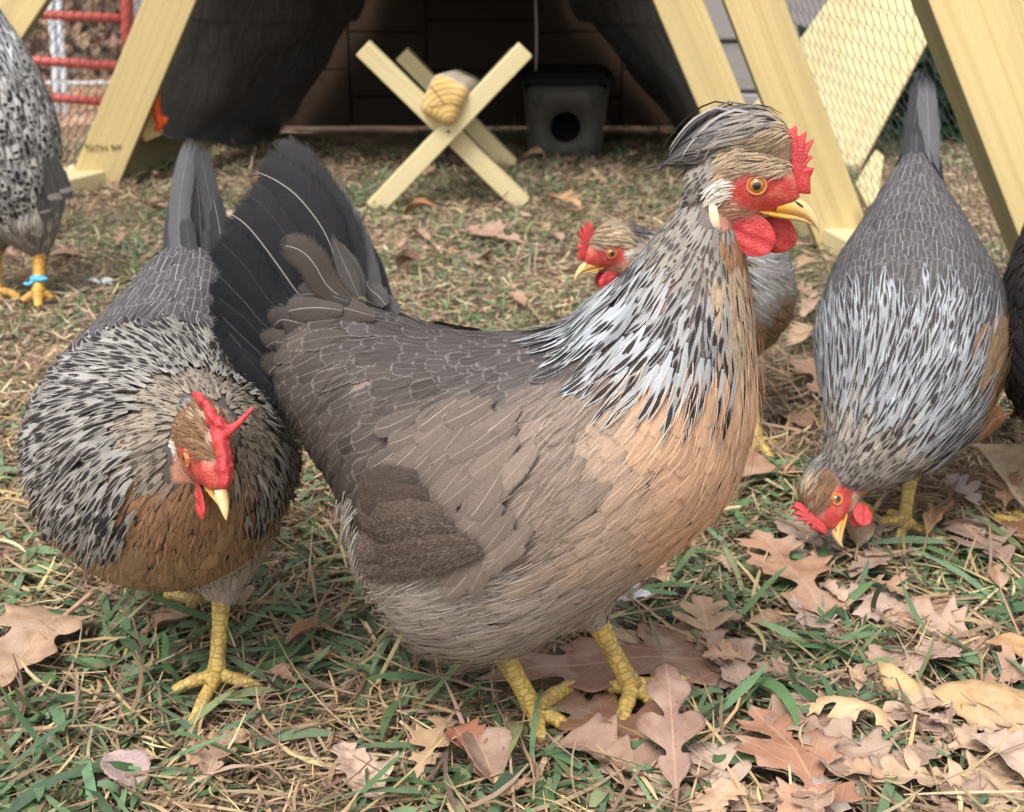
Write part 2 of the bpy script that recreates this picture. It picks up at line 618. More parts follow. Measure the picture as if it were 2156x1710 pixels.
# big leaves and feet keep the blades that would grow through them away
CLEAR = [((1520, 1390), (1040, 1425), .035), ((1380, 1565), (1150, 1470), .03), ((1750, 1690), (1600, 1520), .028), ((2140, 1490), (1990, 1460), .026), ((1930, 1290), (1790, 1255), .022), ((1730, 1290), (1610, 1150), .028),
         ((1125, 1500), (1190, 1540), .022), ((1125, 1500), (1205, 1455), .016), ((1331, 1450), (1306, 1530), .018), ((455, 1425), (400, 1550), .018), ((455, 1425), (370, 1465), .014), ((455, 1425), (540, 1460), .014), ((120, 1330), (-40, 1480), .03), ((1480, 1360), (1474, 1280), .016),
         ((1900, 1100), (1830, 1112), .016), ((1900, 1100), (1970, 1138), .016), ((80, 618), (90, 650), .03)]
_cl = [(np.array(tuple(atz(*a)))[:2], np.array(tuple(atz(*b)))[:2], r) for a, b, r in CLEAR]


def clear(xy):
    keep = np.ones(len(xy), bool)
    for a, b, r in _cl:
        d = b - a
        t = np.clip(((xy - a) @ d) / (d @ d), 0, 1)
        keep &= ~((np.linalg.norm(xy - a - t[:, None] * d, axis=1) < r) & (RNG.random(len(xy)) < .9))
    return xy[keep]


def patch(xy, scale, off=0.0):
    return np.array([mnoise.noise(Vector((a * scale + off, b * scale - off, 3.3))) for a, b in xy])


def strips(xy, length, width, azim, pitch, z0, bend, wig, cols, nseg=4, tipw=0.25, fold=0.0):
    """flat blades: n polylines of nseg+1 points with two edge rows"""
    n = len(xy)
    t = np.linspace(0, 1, nseg + 1)
    P = np.zeros((n, nseg + 1, 3))
    P[:, 0, :2] = xy
    P[:, 0, 2] = z0
    az = azim.copy(); pt = pitch.copy()
    W = np.zeros((n, nseg + 1, 3))
    for i in range(nseg + 1):
        d = np.stack([np.cos(pt) * np.cos(az), np.cos(pt) * np.sin(az), np.sin(pt)], -1)
        if i > 0:
            P[:, i] = P[:, i - 1] + d * (length / nseg)[:, None]
        roll = fold * np.sin(3 * t[i] + azim * 5)
        W[:, i] = np.stack([-np.sin(az) * np.cos(roll), np.cos(az) * np.cos(roll), np.sin(roll)], -1)
        az = az + wig / nseg
        pt = pt + bend / nseg
    P[..., 2] = np.maximum(P[..., 2], 0.0008 + (RNG.random((n, 1)) * 0.004)) + gz(P[..., 0], P[..., 1])
    prof = np.minimum(1, np.minimum(0.55 + 3 * t, tipw + (1 - tipw) * (1 - t) ** 0.7 * 1.9))
    hw = width[:, None] * prof[None] * 0.5
    V = np.stack([P - W * hw[..., None], P + W * hw[..., None]], 2)      # n, seg+1, 2, 3
    idx = np.arange(n * (nseg + 1) * 2).reshape(n, nseg + 1, 2)
    F = np.stack([idx[:, :-1, 0], idx[:, :-1, 1], idx[:, 1:, 1], idx[:, 1:, 0]], -1).reshape(-1, 4)
    col = np.repeat(cols, (nseg + 1) * 2, 0)
    col = np.concatenate([col, np.ones((len(col), 1))], 1)
    return V.reshape(-1, 3), F, col


def cols_from(n, palette, jit=0.18):
    pal = np.array(palette)
    c = pal[RNG.integers(0, len(pal), n)]
    return np.clip(c * (1 + jit * RNG.standard_normal((n, 1))) * (1 + 0.05 * RNG.standard_normal((n, 3))), 0.005, 0.9)


STRAW_PAL = [(0.42, 0.30, 0.155), (0.34, 0.235, 0.13), (0.26, 0.175, 0.11), (0.50, 0.39, 0.22), (0.20, 0.13, 0.09), (0.30, 0.22, 0.15), (0.155, 0.10, 0.07)]
GREEN_PAL = [(0.10, 0.175, 0.075), (0.14, 0.215, 0.11), (0.16, 0.225, 0.12), (0.075, 0.13, 0.058), (0.21, 0.24, 0.12), (0.125, 0.20, 0.105)]
parts_s, parts_g = [], []


def add_straw(n, y0, y1, lmin, lmax, w, zmax, power=1.0, keep=None):
    xy = scatter(n, y0, y1, power)
    n = len(xy)
    L = lmin + (lmax - lmin) * RNG.random(n) ** 1.7
    parts_s.append(strips(xy, L, w * (0.5 + RNG.random(n)), RNG.random(n) * 6.283, RNG.normal(0.02, 0.13, n),
                          RNG.random(n) ** 1.6 * zmax, RNG.normal(-0.1, 0.35, n), RNG.normal(0, 0.5, n), cols_from(n, STRAW_PAL), 4, 0.4, 0.5))


def add_green(n, y0, y1, lmin, lmax, w, pit, power=1.0, thr=-0.15, zmax=0.012):
    xy = scatter(n, y0, y1, power)
    p = patch(xy, 4.5, 2.0) + 0.5 * patch(xy, 15, 5.0) + RNG.normal(0, 0.16, len(xy))
    xy = xy[p > thr]
    n = len(xy)
    L = lmin + (lmax - lmin) * RNG.random(n) ** 1.4
    pt = np.abs(RNG.normal(pit, 0.28, n))
    parts_g.append(strips(xy, L, w * (0.55 + 0.8 * RNG.random(n)), RNG.random(n) * 6.283, pt,
                          RNG.random(n) * zmax, RNG.normal(-0.9, 0.5, n), RNG.normal(0, 0.35, n), cols_from(n, GREEN_PAL), 5, 0.08, 0.45))


add_straw(32000, 0.62, 1.75, 0.012, 0.075, 0.0016, 0.015)
add_straw(4200, 0.62, 1.6, 0.04, 0.11, 0.0026, 0.020)
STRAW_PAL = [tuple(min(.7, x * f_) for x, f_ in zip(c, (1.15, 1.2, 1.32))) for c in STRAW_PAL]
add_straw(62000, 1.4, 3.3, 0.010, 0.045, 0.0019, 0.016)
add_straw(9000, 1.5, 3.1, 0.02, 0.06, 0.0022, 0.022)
add_green(8000, 0.62, 1.6, 0.015, 0.055, 0.0042, 0.12, thr=-0.10)
add_green(3600, 0.62, 1.4, 0.03, 0.10, 0.0072, 0.07, thr=-0.16, zmax=0.016)
add_green(34000, 1.3, 3.5, 0.012, 0.045, 0.0034, 0.35, thr=-0.03)
add_green(5000, 2.2, 3.5, 0.015, 0.05, 0.0034, 0.8, thr=0.10)
BLADE = make_blade_mat('grass_blade', 0.5, 0.22)
STRAWM = make_blade_mat('dry_thatch', 0.7, 0.08)
for nm, pp, mt in (('dry_thatch', parts_s, STRAWM), ('grass', parts_g, BLADE)):
    V, F = merge([(a, b) for a, b, c in pp])
    o = obj_np(nm, V, F, mt, attrs={'tint': np.concatenate([c for a, b, c in pp])})
    tag(o, kind='stuff')
o_ = bpy.data.objects
tag(o_['dry_thatch'], 'dry tan grass clippings lying matted over the soil', 'thatch')
tag(o_['grass'], 'short green grass blades growing through the dry clippings', 'grass')
# ------------------------------------------------------------------ the A-frame coop
coop = empty('chicken_coop', (-0.17, 2.9, 0), 'yellow pine A-frame coop with dark tarp shelter and wire-covered run', 'chicken coop')


def rafter(p_foot, p_up, width, mat=PINE, ztop=1.3, thick=0.038):
    p_foot, p_up = Vector(p_foot), Vector(p_up)
    d = (p_up - p_foot); d = d / d.z
    foot = p_foot - d * (p_foot.z - 0.0)
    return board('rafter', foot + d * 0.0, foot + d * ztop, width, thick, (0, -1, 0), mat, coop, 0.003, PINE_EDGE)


L2f, L2u = at(200, 388, 2.87), at(361, 0, 2.87)
F3f, F3u = at(1592, 400, 2.87), at(1426, 0, 2.87)
F2f, F2u = at(1782, 525, 2.36), at(1585, 0, 2.36)
F1f, F1u = at(2226, 524, 1.62), at(2030, 0, 1.62)
L1f, L1u = at(-70, 145, 2.36), at(25, 0, 2.36)
rafter(L2f, L2u, 0.092)
rafter(F3f, F3u, 0.088)
rafter(F2f, F2u, 0.089)
rafter(F1f + Vector((.008, .024, 0)), F1u + Vector((.008, .024, 0)), 0.094, thick=0.086)
rafter(L1f, L1u, 0.096)


def foot_of(a, b):
    d = (Vector(b) - Vector(a)); d = d / d.z
    return Vector(a) - d * a.z


fL2, fF3, fF2, fF1, fL1 = (foot_of(a, b) for a, b in ((L2f, L2u), (F3f, F3u), (F2f, F2u), (F1f, F1u), (L1f, L1u)))
# boards lying flat along the bottom of both sides of the run
dR = (fF1 - fF2).normalized()
board('base_board', fF2 - dR * 0.28 + Vector((0.0, 0, 0.019)), fF1 + dR * 0.9 + Vector((0.02, 0, 0.019)), 0.10, 0.038, (0, 0, 1), PINE_PALE, coop)
dL = (fL1 - fL2).normalized()
board('base_board', fL2 - dL * 0.06 + Vector((-0.02, 0, 0.017)), fL1 + dL * 1.0 + Vector((0, 0, 0.017)), 0.105, 0.034, (0, 0, 1), PINE_PALE, coop)
# sills of the shelter, on edge
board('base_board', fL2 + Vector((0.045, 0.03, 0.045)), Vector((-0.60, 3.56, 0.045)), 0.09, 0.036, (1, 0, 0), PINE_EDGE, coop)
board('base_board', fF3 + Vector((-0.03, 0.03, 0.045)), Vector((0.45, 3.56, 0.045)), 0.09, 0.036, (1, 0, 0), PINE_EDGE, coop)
# purlin whose end grain shows behind the left rafter
pe = at(308, 262, 2.895)
board('purlin', pe, Vector((-0.73, 3.54, pe.z - 0.01)), 0.062, 0.038, (1, 0, 0.4), PINE, coop)
ridge = Vector((-0.165, 2.6, 1.30))
board('ridge_beam', Vector((-0.165, 1.5, 1.32)), Vector((-0.12, 3.6, 1.32)), 0.09, 0.038, (1, 0, 0), PINE, coop)
# diagonal brace seen beyond the run


def make_tarp_mat():
    k = NT('tarp_plastic')
    co = k.coord()
    n = k.noise(k.mapping(co, (5, 5, 2)), 4.0, 5, 0.6, 1.2)
    c = k.mix(n, (0.060, 0.059, 0.059), (0.15, 0.15, 0.16))
    w = k.noise(co, 420, 2)
    k.set(c, 0.42, 0.6)
    k.bump(k.math('ADD', k.math('MULTIPLY', n, 4.0), k.math('MULTIPLY', w, 0.25)), 0.6, 0.006)
    return k.m


TARP = make_tarp_mat()


def tarp_side(front, back, apex_f, apex_b, side):
    """hanging sheet between the front rafter and the back gable with soft folds and a lifted hem"""
    nu, nv = 42, 44
    fr = spline(front, nv); bk = spline(back, nv)
    V = np.zeros((nu, nv, 3))
    for i in range(nu):
        t = i / (nu - 1)
        e = t ** 0.8
        row = fr * (1 - e) + bk * e
        row[:, 1] = fr[:, 1] * (1 - t) + bk[:, 1] * t
        for j in range(nv):
            v = j / (nv - 1)
            p = Vector((t * 2.3, v * 3.1, side * 4.0))
            f = mnoise.noise(p) * 0.030 + mnoise.noise(p * 2.7) * 0.012
            f += 0.008 * math.sin(9 * v + 7 * t * t) * t
            edge = min(1, t * 6)
            row[j, 0] += side * f * (0.25 + 0.75 * edge)
            if v < 0.12:                                  # the hem curls inward and glints
                row[j, 0] -= side * 0.03 * (1 - v / 0.12) ** 2 * -1
                row[j, 2] += 0.010 * math.sin(t * 8) * (1 - v / 0.12)
        V[i] = row
    idx = np.arange(nu * nv).reshape(nu, nv)
    F = np.stack([idx[:-1, :-1], idx[:-1, 1:], idx[1:, 1:], idx[1:, :-1]], -1).reshape(-1, 4)
    o = obj_np('tarp', V.reshape(-1, 3), F, TARP, coop)
    s = o.modifiers.new('thick', 'SOLIDIFY'); s.thickness = 0.0025; s.offset = 0
    return o


Yt = 2.905
lf = [at(328, 292, Yt), at(322, 255, Yt), at(334, 200, Yt), at(362, 110, Yt), at(398, 40, Yt), at(412, 0, Yt)]
d_ = (lf[-1] - lf[-2]).normalized()
lf += [lf[-1] + d_ * 0.4, Vector((-0.165, Yt, 1.27))]
lb = [at(560, 300, 3.54), at(590, 270, 3.54), at(640, 205, 3.54), at(690, 130, 3.54), at(735, 50, 3.54), at(770, 0, 3.54), Vector((-0.24, 3.54, 0.75)), Vector((-0.12, 3.54, 1.27))]
tarp_side(lf, lb, None, None, 1)
rf = [at(1483, 286, Yt), at(1480, 262, Yt), at(1462, 200, Yt), at(1436, 140, Yt), at(1404, 60, Yt), at(1386, 0, Yt)]
d_ = (rf[-1] - rf[-2]).normalized()
rf += [rf[-1] + d_ * 0.4, Vector((-0.165, Yt, 1.27))]
rb = [at(1440, 300, 3.54), at(1425, 270, 3.54), at(1375, 205, 3.54), at(1310, 130, 3.54), at(1245, 50, 3.54), at(1200, 0, 3.54), Vector((0.02, 3.54, 0.75)), Vector((-0.12, 3.54, 1.27))]
tarp_side(rf, rb, None, None, -1)
# orange cord tying the tarp corner
ORANGE = simple('orange_cord', (0.75, 0.10, 0.02), 0.6, 0.3, 0.2, 200)
V, F = tube_arrays(spline([at(333, 196, 2.89), at(329, 222, 2.885), at(333, 246, 2.885), at(349, 256, 2.89)], 14), np.linspace(0.006, 0.011, 14), 8)
V2, F2 = tube_arrays(spline([at(333, 246, 2.883), at(338, 260, 2.883), at(331, 274, 2.885)], 8), np.linspace(0.011, 0.006, 8), 8)
obj_np('tie_cord', *merge([(V, F), (V2, F2)]), ORANGE, coop)

# back gable of the shelter: old plywood sheets with gaps and battens
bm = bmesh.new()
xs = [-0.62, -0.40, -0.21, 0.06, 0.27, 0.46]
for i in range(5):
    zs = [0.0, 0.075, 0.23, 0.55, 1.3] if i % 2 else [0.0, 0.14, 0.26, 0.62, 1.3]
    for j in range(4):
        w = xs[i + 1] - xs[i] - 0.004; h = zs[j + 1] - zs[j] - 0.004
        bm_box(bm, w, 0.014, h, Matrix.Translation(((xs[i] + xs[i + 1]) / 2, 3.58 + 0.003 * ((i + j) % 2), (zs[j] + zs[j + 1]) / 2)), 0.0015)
bm_box(bm, 1.08, 0.008, 1.28, Matrix.Translation((-0.08, 3.60, 0.64)))  # backing sheet added behind the gaps to stop light leaking through
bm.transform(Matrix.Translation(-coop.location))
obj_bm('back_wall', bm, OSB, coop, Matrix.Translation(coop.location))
# unseen sheet added over the opening to keep sky light out of the shelter
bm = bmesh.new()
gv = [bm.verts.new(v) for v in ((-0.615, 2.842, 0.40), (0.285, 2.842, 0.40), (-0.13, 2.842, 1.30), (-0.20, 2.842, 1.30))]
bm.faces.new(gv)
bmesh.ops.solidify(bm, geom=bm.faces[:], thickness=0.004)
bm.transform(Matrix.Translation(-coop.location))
obj_bm('added_shade_sheet', bm, TARP, coop, Matrix.Translation(coop.location))
# roof of the shelter behind the opening is the tarp itself; a backing sheet is added behind the back gable against light leaks
STAMP = simple('stamp_ink', (0.30, 0.24, 0.12), 0.8, 0.1, 0.3, 90)
# faded, unreadable grade stamp near the foot of the left rafter
bm = bmesh.new()
st0 = at(208, 312, 2.8495)
rs = random.Random(5)
for i in range(13):
    cx = st0.x - 0.026 + i * 0.0052 + (0.006 if i > 8 else 0)
    for q in range(3):
        if rs.random() < 0.75:
            bm_box(bm, 0.0012 + rs.random() * 0.002, 0.0006, 0.002 + rs.random() * 0.008, Matrix.Translation((cx + rs.uniform(-.0015, .0015), st0.y, st0.z + rs.uniform(-.006, .006))))
bm.transform(Matrix.Translation(-coop.location))
obj_bm('grade_stamp', bm, STAMP, coop, Matrix.Translation(coop.location))


# chicken wire: hexagonal cells as real wire
def hex_wire(O, U, Vv, lu, lv, cell, rad, name, mat, parent, sag=0.01):
    """O corner, U and Vv unit directions, extents lu x lv; twisted edges run along Vv"""
    O, U, Vv = Vector(O), Vector(U), Vector(Vv)
    N = U.cross(Vv).normalized()
    du = cell; dv = cell * 1.15
    parts = []
    nu_, nv_ = int(lu / du) + 1, int(lv / dv) + 1

    def P(a, b):
        q = O + U * a + Vv * b
        return q + N * (sag * mnoise.noise(Vector((a * 5, b * 5, 1.0))))
    segs = []
    for i in range(nu_):
        pts = []
        for j in range(2 * nv_ + 1):                    # one zigzag wire per column
            ph = j % 4
            a = i * du + (0.0 if ph in (0, 1) else du * 0.5)
            pts.append(P(a, j * dv * 0.5))
        segs.append(pts)
        pts2 = []
        for j in range(2 * nv_ + 1):
            ph = j % 4
            a = i * du + (0.0 if ph in (0, 1) else -du * 0.5)
            pts2.append(P(a, j * dv * 0.5))
        segs.append(pts2)
    for pts in segs:
        V, F = tube_arrays(np.array(pts), rad, 4, cap=False)
        parts.append((V, F))
    V, F = merge(parts)
    return obj_np(name, V, F, mat, parent)


WIRE = simple('galvanised_wire', (0.075, 0.085, 0.08), 0.5, 0.5, 0.3, 60, 0, 0.3)
WIREG = simple('green_coated_wire', (0.10, 0.20, 0.15), 0.5, 0.5, 0.3, 60)
# right side of the run, over the rafters from the nearest frame back to the second one
up2 = (F2u - fF2).normalized()
side_dir = (fF1 - fF2).normalized()
o_r = fF2 + Vector((0.045, 0.02, 0.03)) - side_dir * 0.02
hex_wire(o_r, side_dir, (up2 + Vector((0, 0, 0))).normalized(), 1.3, 0.95, 0.025, 0.00055, 'wire_mesh', WIRE, coop)
up1 = (F1u - fF1).normalized()
# left side, between the two left rafters
upL = (L2u - fL2).normalized()
dirL = (fL1 - fL2).normalized()
hex_wire(fL2 + Vector((-0.045, 0.02, 0.03)), dirL, upL, 1.1, 0.95, 0.025, 0.0010, 'wire_mesh', simple('dark_wire', (0.03, 0.032, 0.03), 0.6, 0.4, 0.3, 60), coop)

# ------------------------------------------------------------------ the roost in front of the shelter
roost = empty('roost', (at(940, 275, 2.68).x, 2.85, 0), 'pale X-legged sawhorse roost carrying a rounded timber perch before the shelter', 'roost')


def xleg(pa, pb, Y, w, parent, mat=PINE_PALE):
    a, b = at(*pa, Y), at(*pb, Y)
    d = (a - b).normalized()
    b = b - d * (b.z - 0.004) / d.z
    return board('leg', a, b, w, 0.034, (0, -1, 0), mat, parent, 0.002)


xleg((764, 100), (1108, 436), 2.68, 0.034, roost)
xleg((1106, 104), (790, 436), 2.645, 0.034, roost)
xleg((846, 112), (1078, 350), 3.06, 0.034, roost)
xleg((1090, 112), (868, 352), 3.025, 0.034, roost)


def make_endgrain():
    k = NT('perch_timber')
    co = k.coord()
    sp = k.n('ShaderNodeSeparateXYZ'); k.l(co, sp.inputs[0])
    y2 = k.math('ADD', sp.outputs[1], 0.028); z2 = k.math('ADD', sp.outputs[2], 0.030)
    r = k.math('SQRT', k.math('ADD', k.math('MULTIPLY', y2, y2), k.math('MULTIPLY', z2, z2)))
    w = k.noise(co, 30, 3)
    ring = k.math('POWER', k.math('ADD', 0.5, k.math('MULTIPLY', 0.5, k.math('SINE', k.math('ADD', k.math('MULTIPLY', r, 620.0), k.math('MULTIPLY', w, 3.0))))), 1.6)
    end = k.mix(k.math('MULTIPLY', ring, 0.8), (0.62, 0.44, 0.17), (0.40, 0.23, 0.07))
    fine = k.noise(k.mapping(co, (5, 120, 120)), 1.0, 3)
    sidec = k.mix(fine, (0.40, 0.34, 0.25), (0.55, 0.47, 0.33))
    isend = k.step(sp.outputs[0], -0.228, -0.224)
    c = k.mix(isend, end, sidec)
    k.set(c, 0.7, 0.25)
    k.bump(k.math('ADD', fine, ring), 0.3, 0.001)
    return k.m


pf, pb = at(934, 211, 2.605), at(972, 192, 3.075)
ax = (pb - pf).normalized()
bm = bmesh.new()
vs_ = bm_box(bm, 0.472, 0.072, 0.082, None, 0.020, 5)
Zt = Vector((0.42, 0, 0.9)).normalized(); Zt = (Zt - ax * Zt.dot(ax)).normalized(); Yt_ = Zt.cross(ax)
Mx = Matrix((ax, Yt_, Zt)).transposed().to_4x4(); Mx.translation = (pf + pb) / 2
perch = obj_bm('perch_beam', bm, make_endgrain(), roost, Mx)
# the drying crack across its end
bm = bmesh.new()
ck = [(-0.036, 0.004), (-0.014, 0.002), (-0.003, -0.006), (0.010, 0.002), (0.032, 0.013)]
ck2 = [(-0.003, -0.006), (0.006, -0.016), (0.02, -0.022)]
for pl in (ck, ck2):
    for (y0, z0), (y1, z1) in zip(pl[:-1], pl[1:]):
        L = math.hypot(y1 - y0, z1 - z0)
        bm_box(bm, 0.0008, L, 0.0013, Matrix.Translation((-0.2363, (y0 + y1) / 2, (z0 + z1) / 2)) @ Matrix.Rotation(math.atan2(z1 - z0, y1 - y0), 4, 'X'))
crack = obj_bm('crack', bm, simple('crack_dark', (0.03, 0.02, 0.01), 0.9, 0.1), perch)
crack.parent = perch; crack.matrix_basis = Matrix.Identity(4)
SCREW = simple('screw_head', (0.10, 0.10, 0.09), 0.4, 0.5, 0.2, 80, 0, 0.8)
bm = bmesh.new()
bmesh.ops.create_uvsphere(bm, u_segments=12, v_segments=8, radius=0.0032)
sp_ = at(944, 277, 2.627)
obj_bm('screw', bm, SCREW, roost, Matrix.Translation(sp_), True)


# ------------------------------------------------------------------ nest tubs inside
def tub(name, cx, y, wb, wt, h, depth, body_mat, lid_mat, hole_r, hole_z, label, lid=True):
    t = empty(name, (cx, y, 0), label, 'storage tub')
    # body: tapered tub whose front carries a round opening
    seg = 40
    V, F = [], []
    dz = 0.0
    fy = -depth / 2

    def wid(z): return (wb + (wt - wb) * z / h) / 2
    # front face as a fan between the hole and the rounded rectangle outline
    outer, inner, back_in = [], [], []
    for i in range(seg):
        a = 2 * math.pi * i / seg
        c, s = math.cos(a), math.sin(a)
        inner.append((hole_r * c, fy, hole_z + hole_r * s))
        back_in.append((hole_r * c, fy + 0.004, hole_z + hole_r * s))
        k_ = 1e9
        for (nx_, nz_, lim) in ((c, 0, None), (0, s, None)):
            pass
        zt = h - hole_z if s > 0 else hole_z
        tz = zt / abs(s) if abs(s) > 1e-6 else 1e9
        tx = wid(hole_z) / abs(c) if abs(c) > 1e-6 else 1e9
        r = min(tz, tx)
        z = hole_z + r * s
        x = max(-wid(z), min(wid(z), r * c * 1.05 if tx < tz else r * c))
        outer.append((x, fy, z))
    V = outer + inner + back_in
    for i in range(seg):
        j = (i + 1) % seg
        F.append((i, j, seg + j, seg + i)); F.append((seg + i, seg + j, 2 * seg + j, 2 * seg + i))
    V = [Vector(v) for v in V]
    b = len(V)
    w0, w1 = wb / 2, wt / 2
    V += [Vector(v) for v in ((-w0, fy, 0), (w0, fy, 0), (w0, -fy, 0), (-w0, -fy, 0), (-w1, fy, h), (w1, fy, h), (w1, -fy, h), (-w1, -fy, h))]
    for f in ((0, 3, 7, 4), (1, 5, 6, 2), (3, 2, 6, 7), (0, 1, 2, 3)):
        F.append(tuple(b + q for q in f))
    V = np.array([v + Vector((cx, y, 0)) for v in V])
    o = obj_np('tub_body', V, np.array(F), body_mat, t, smooth=False)
    s = o.modifiers.new('thick', 'SOLIDIFY'); s.thickness = 0.003; s.offset = -1
    # raised handle bracket on the front
    pts = [(-0.36, 0.62), (-0.32, 0.66), (-0.28, 0.80), (-0.24, 0.83), (0.24, 0.83), (0.28, 0.80), (0.32, 0.66), (0.36, 0.62)]
    V, F = tube_arrays(np.array([(cx + p[0] * wt, y + fy - 0.001, p[1] * h + 0.1 * h) for p in pts]), 0.0035, 6)
    obj_np('handle_rib', V, F, body_mat, t)
    if lid:
        bm = bmesh.new()
        bm_box(bm, wt + 0.026, depth + 0.026, 0.014, Matrix.Translation((0, 0, h + 0.004)), 0.004)
        bm_box(bm, wt - 0.01, depth - 0.01, 0.010, Matrix.Translation((0, 0, h + 0.014)), 0.003)
        obj_bm('lid', bm, lid_mat, t, Matrix.Translation((cx, y, 0)))
    return t


GREYP = simple('grey_plastic', (0.062, 0.058, 0.052), 0.6, 0.3, 0.12, 25, 0.1)
BLACKP = simple('black_plastic', (0.010, 0.010, 0.010), 0.8, 0.15, 0.2, 30)
b0 = atz(1190, 337, 0.0)
tub('nest_tub', b0.x, b0.y + 0.09, 0.150, 0.182, 0.168, 0.18, GREYP, BLACKP, 0.0335, 0.072, 'grey plastic tub with black lid and round entrance hole inside the shelter')
# pale cord hanging down behind the roost
CORD = simple('pale_cord', (0.42, 0.40, 0.38), 0.7, 0.2, 0.2, 300)
cp0 = at(1128, 152, 3.2)
V, F = tube_arrays(np.array([(cp0.x + 0.0015 * math.sin(i * 1.3), 3.2, cp0.z + i * 0.05) for i in range(23)]), 0.0028, 6)
tag(obj_top('hanging_cord', V, F, CORD, (cp0.x, 3.2, cp0.z)), 'thin pale cord hanging straight down inside the dark shelter', 'cord')

# ------------------------------------------------------------------ beyond the run, left: red gate, white posts, woodland
RED = simple('red_gate_paint', (0.36, 0.075, 0.06), 0.5, 0.4, 0.25, 30, 0.1)
YG = 4.5
gate = empty('tube_gate', (at(150, 150, YG).x, YG, -0.2), 'red tubular metal farm gate seen through the wire behind speckled chicken', 'gate')


def pipe(name, pts, r, mat, parent, seg=10):
    V, F = tube_arrays(np.array(pts, float), r, seg)
    return obj_np(name, V, F, mat, parent)


for ya, yb in ((30, 40), (128, 141), (203, 218)):
    pipe('rail', [at(-700, ya - 26, YG), at(80, ya, YG), at(270, yb, YG)], 0.0145, RED, gate)
pipe('upright', [at(262, -420, YG), at(266, 0, YG), at(276, 236, YG)], 0.021, RED, gate)
pipe('upright', [at(-690, -420, YG), at(-690, 0, YG), at(-690, 236, YG)], 0.021, RED, gate)
pipe('rail', [at(-690, -420, YG), at(262, -420, YG)], 0.0145, RED, gate)
WHITE = simple('white_paint_post', (0.62, 0.68, 0.72), 0.5, 0.3, 0.1, 30)
for i, (xa, xb, lab) in enumerate(((106, 117, 'white slim metal post left of its twin behind the red gate'), (123, 134, 'white slim metal post nearer the red gate upright'))):
    a, b = at(xa, 0, 5.2), at(xb, 160, 5.2)
    d = (a - b).normalized()
    V, F = tube_arrays(np.array([b - d * (b.z + 0.36) / d.z, b, a, a + d * 0.9]), 0.012, 8)
    V[:, 0] = V[:, 0]
    tag(obj_top('fence_post', V, F, WHITE, (b.x, b.y, -0.3)), lab, 'post', 'white posts behind the gate')
# wire fence far behind on the left
ff = empty('wire_fence', (-2.0, 5.6, -0.25), 'wire mesh fence standing behind the red gate and white posts', 'fence')
hex_wire(Vector((-4.2, 5.6, -0.30)), (1, 0, 0), (0, 0, 1), 3.4, 1.2, 0.06, 0.0013, 'fence_mesh', WIRE, ff)
pw = at(75, 172, 5.6)
pipe('rail', [(-4.2, 5.6, pw.z), (-0.8, 5.6, pw.z - 0.01)], 0.010, simple('galvanised_tube', (0.5, 0.5, 0.5), 0.5, 0.5), ff)
GPOST = simple('grey_post', (0.30, 0.29, 0.29), 0.8, 0.2, 0.25, 30, 0.3)
for X_ in (-4.2, -2.5, at(296, 10, 5.6).x):
    bm = bmesh.new(); bm_box(bm, 0.09, 0.09, 1.7, Matrix.Translation((X_, 5.66, 0.45)), 0.006)
    bm.transform(Matrix.Translation(-ff.location))
    obj_bm('fence_post', bm, GPOST, ff, Matrix.Translation(ff.location))

# ------------------------------------------------------------------ beyond the run, right: leaning panels, grey timber wall, bushes


def slab(name, corners, thick, mat, label, cat, grain=(0, 0, 1)):
    """board-built panel: four corners in order, real thickness, resting on the ground"""
    c = [Vector(q) for q in corners]
    ctr = sum(c, Vector()) / 4
    U = (c[1] - c[0]).normalized(); N = U.cross(c[3] - c[0]).normalized(); W = N.cross(U)
    M = Matrix((U, W, N)).transposed().to_4x4(); M.translation = ctr
    Mi = M.inverted()
    l = [Mi @ q for q in c]
    bm = bmesh.new()
    a = [bm.verts.new((q.x, q.y, thick / 2)) for q in l]; b = [bm.verts.new((q.x, q.y, -thick / 2)) for q in l]
    bm.faces.new(a); bm.faces.new(b[::-1])
    for i in range(4):
        bm.faces.new((a[i], b[i], b[(i + 1) % 4], a[(i + 1) % 4]))
    bmesh.ops.bevel(bm, geom=bm.edges[:], offset=0.002, segments=1, affect='EDGES')
    return tag(obj_bm(name, bm, mat, None, M), label, cat)


# big panel sloping up to the right behind the wire (its boards run along the slope)
pa, pb_ = at(1700, 520, 3.05), at(1560, 260, 3.05)
e1 = at(1935, 140, 3.25); e2 = at(1795, 395, 3.0)
slab('plywood_sheet', [at(1772, 430, 3.0), at(2090, -170, 3.15), at(1905, -215, 3.25), at(1530, 300, 3.12)], 0.02, PANEL,
     'broad pale sheet of pine plywood leaning at a slant behind the wire mesh', 'plywood')
slab('leaning_board', [at(1842, 470, 2.35), at(1860, 330, 2.4), at(1838, 322, 2.42), at(1800, 390, 2.38)], 0.02, PINE_PALE,
     'small yellow board end standing behind the wire beside tail of pecking hen', 'board')
# grey timber retaining wall (stacked sleepers) behind
gw = empty('timber_wall', (1.0, 5.0, -0.2), 'stacked grey weathered timber wall behind the right rafters', 'wall')
ws = [(-60, 52), (54, 84), (90, 150)]
for i, (z0, h) in enumerate(((-0.36, 0.135), (-0.215, 0.10), (-0.105, 0.16), (0.065, 0.14), (0.215, 0.14), (0.365, 0.14))):
    board('timber', Vector((0.2, 5.0 - 0.012 * (i % 2), z0 + h / 2 + 0.0)), Vector((2.6, 5.0 - 0.012 * (i % 2), z0 + h / 2)), h, 0.13, (0, -1, 0), GREYWOOD, gw, 0.008)


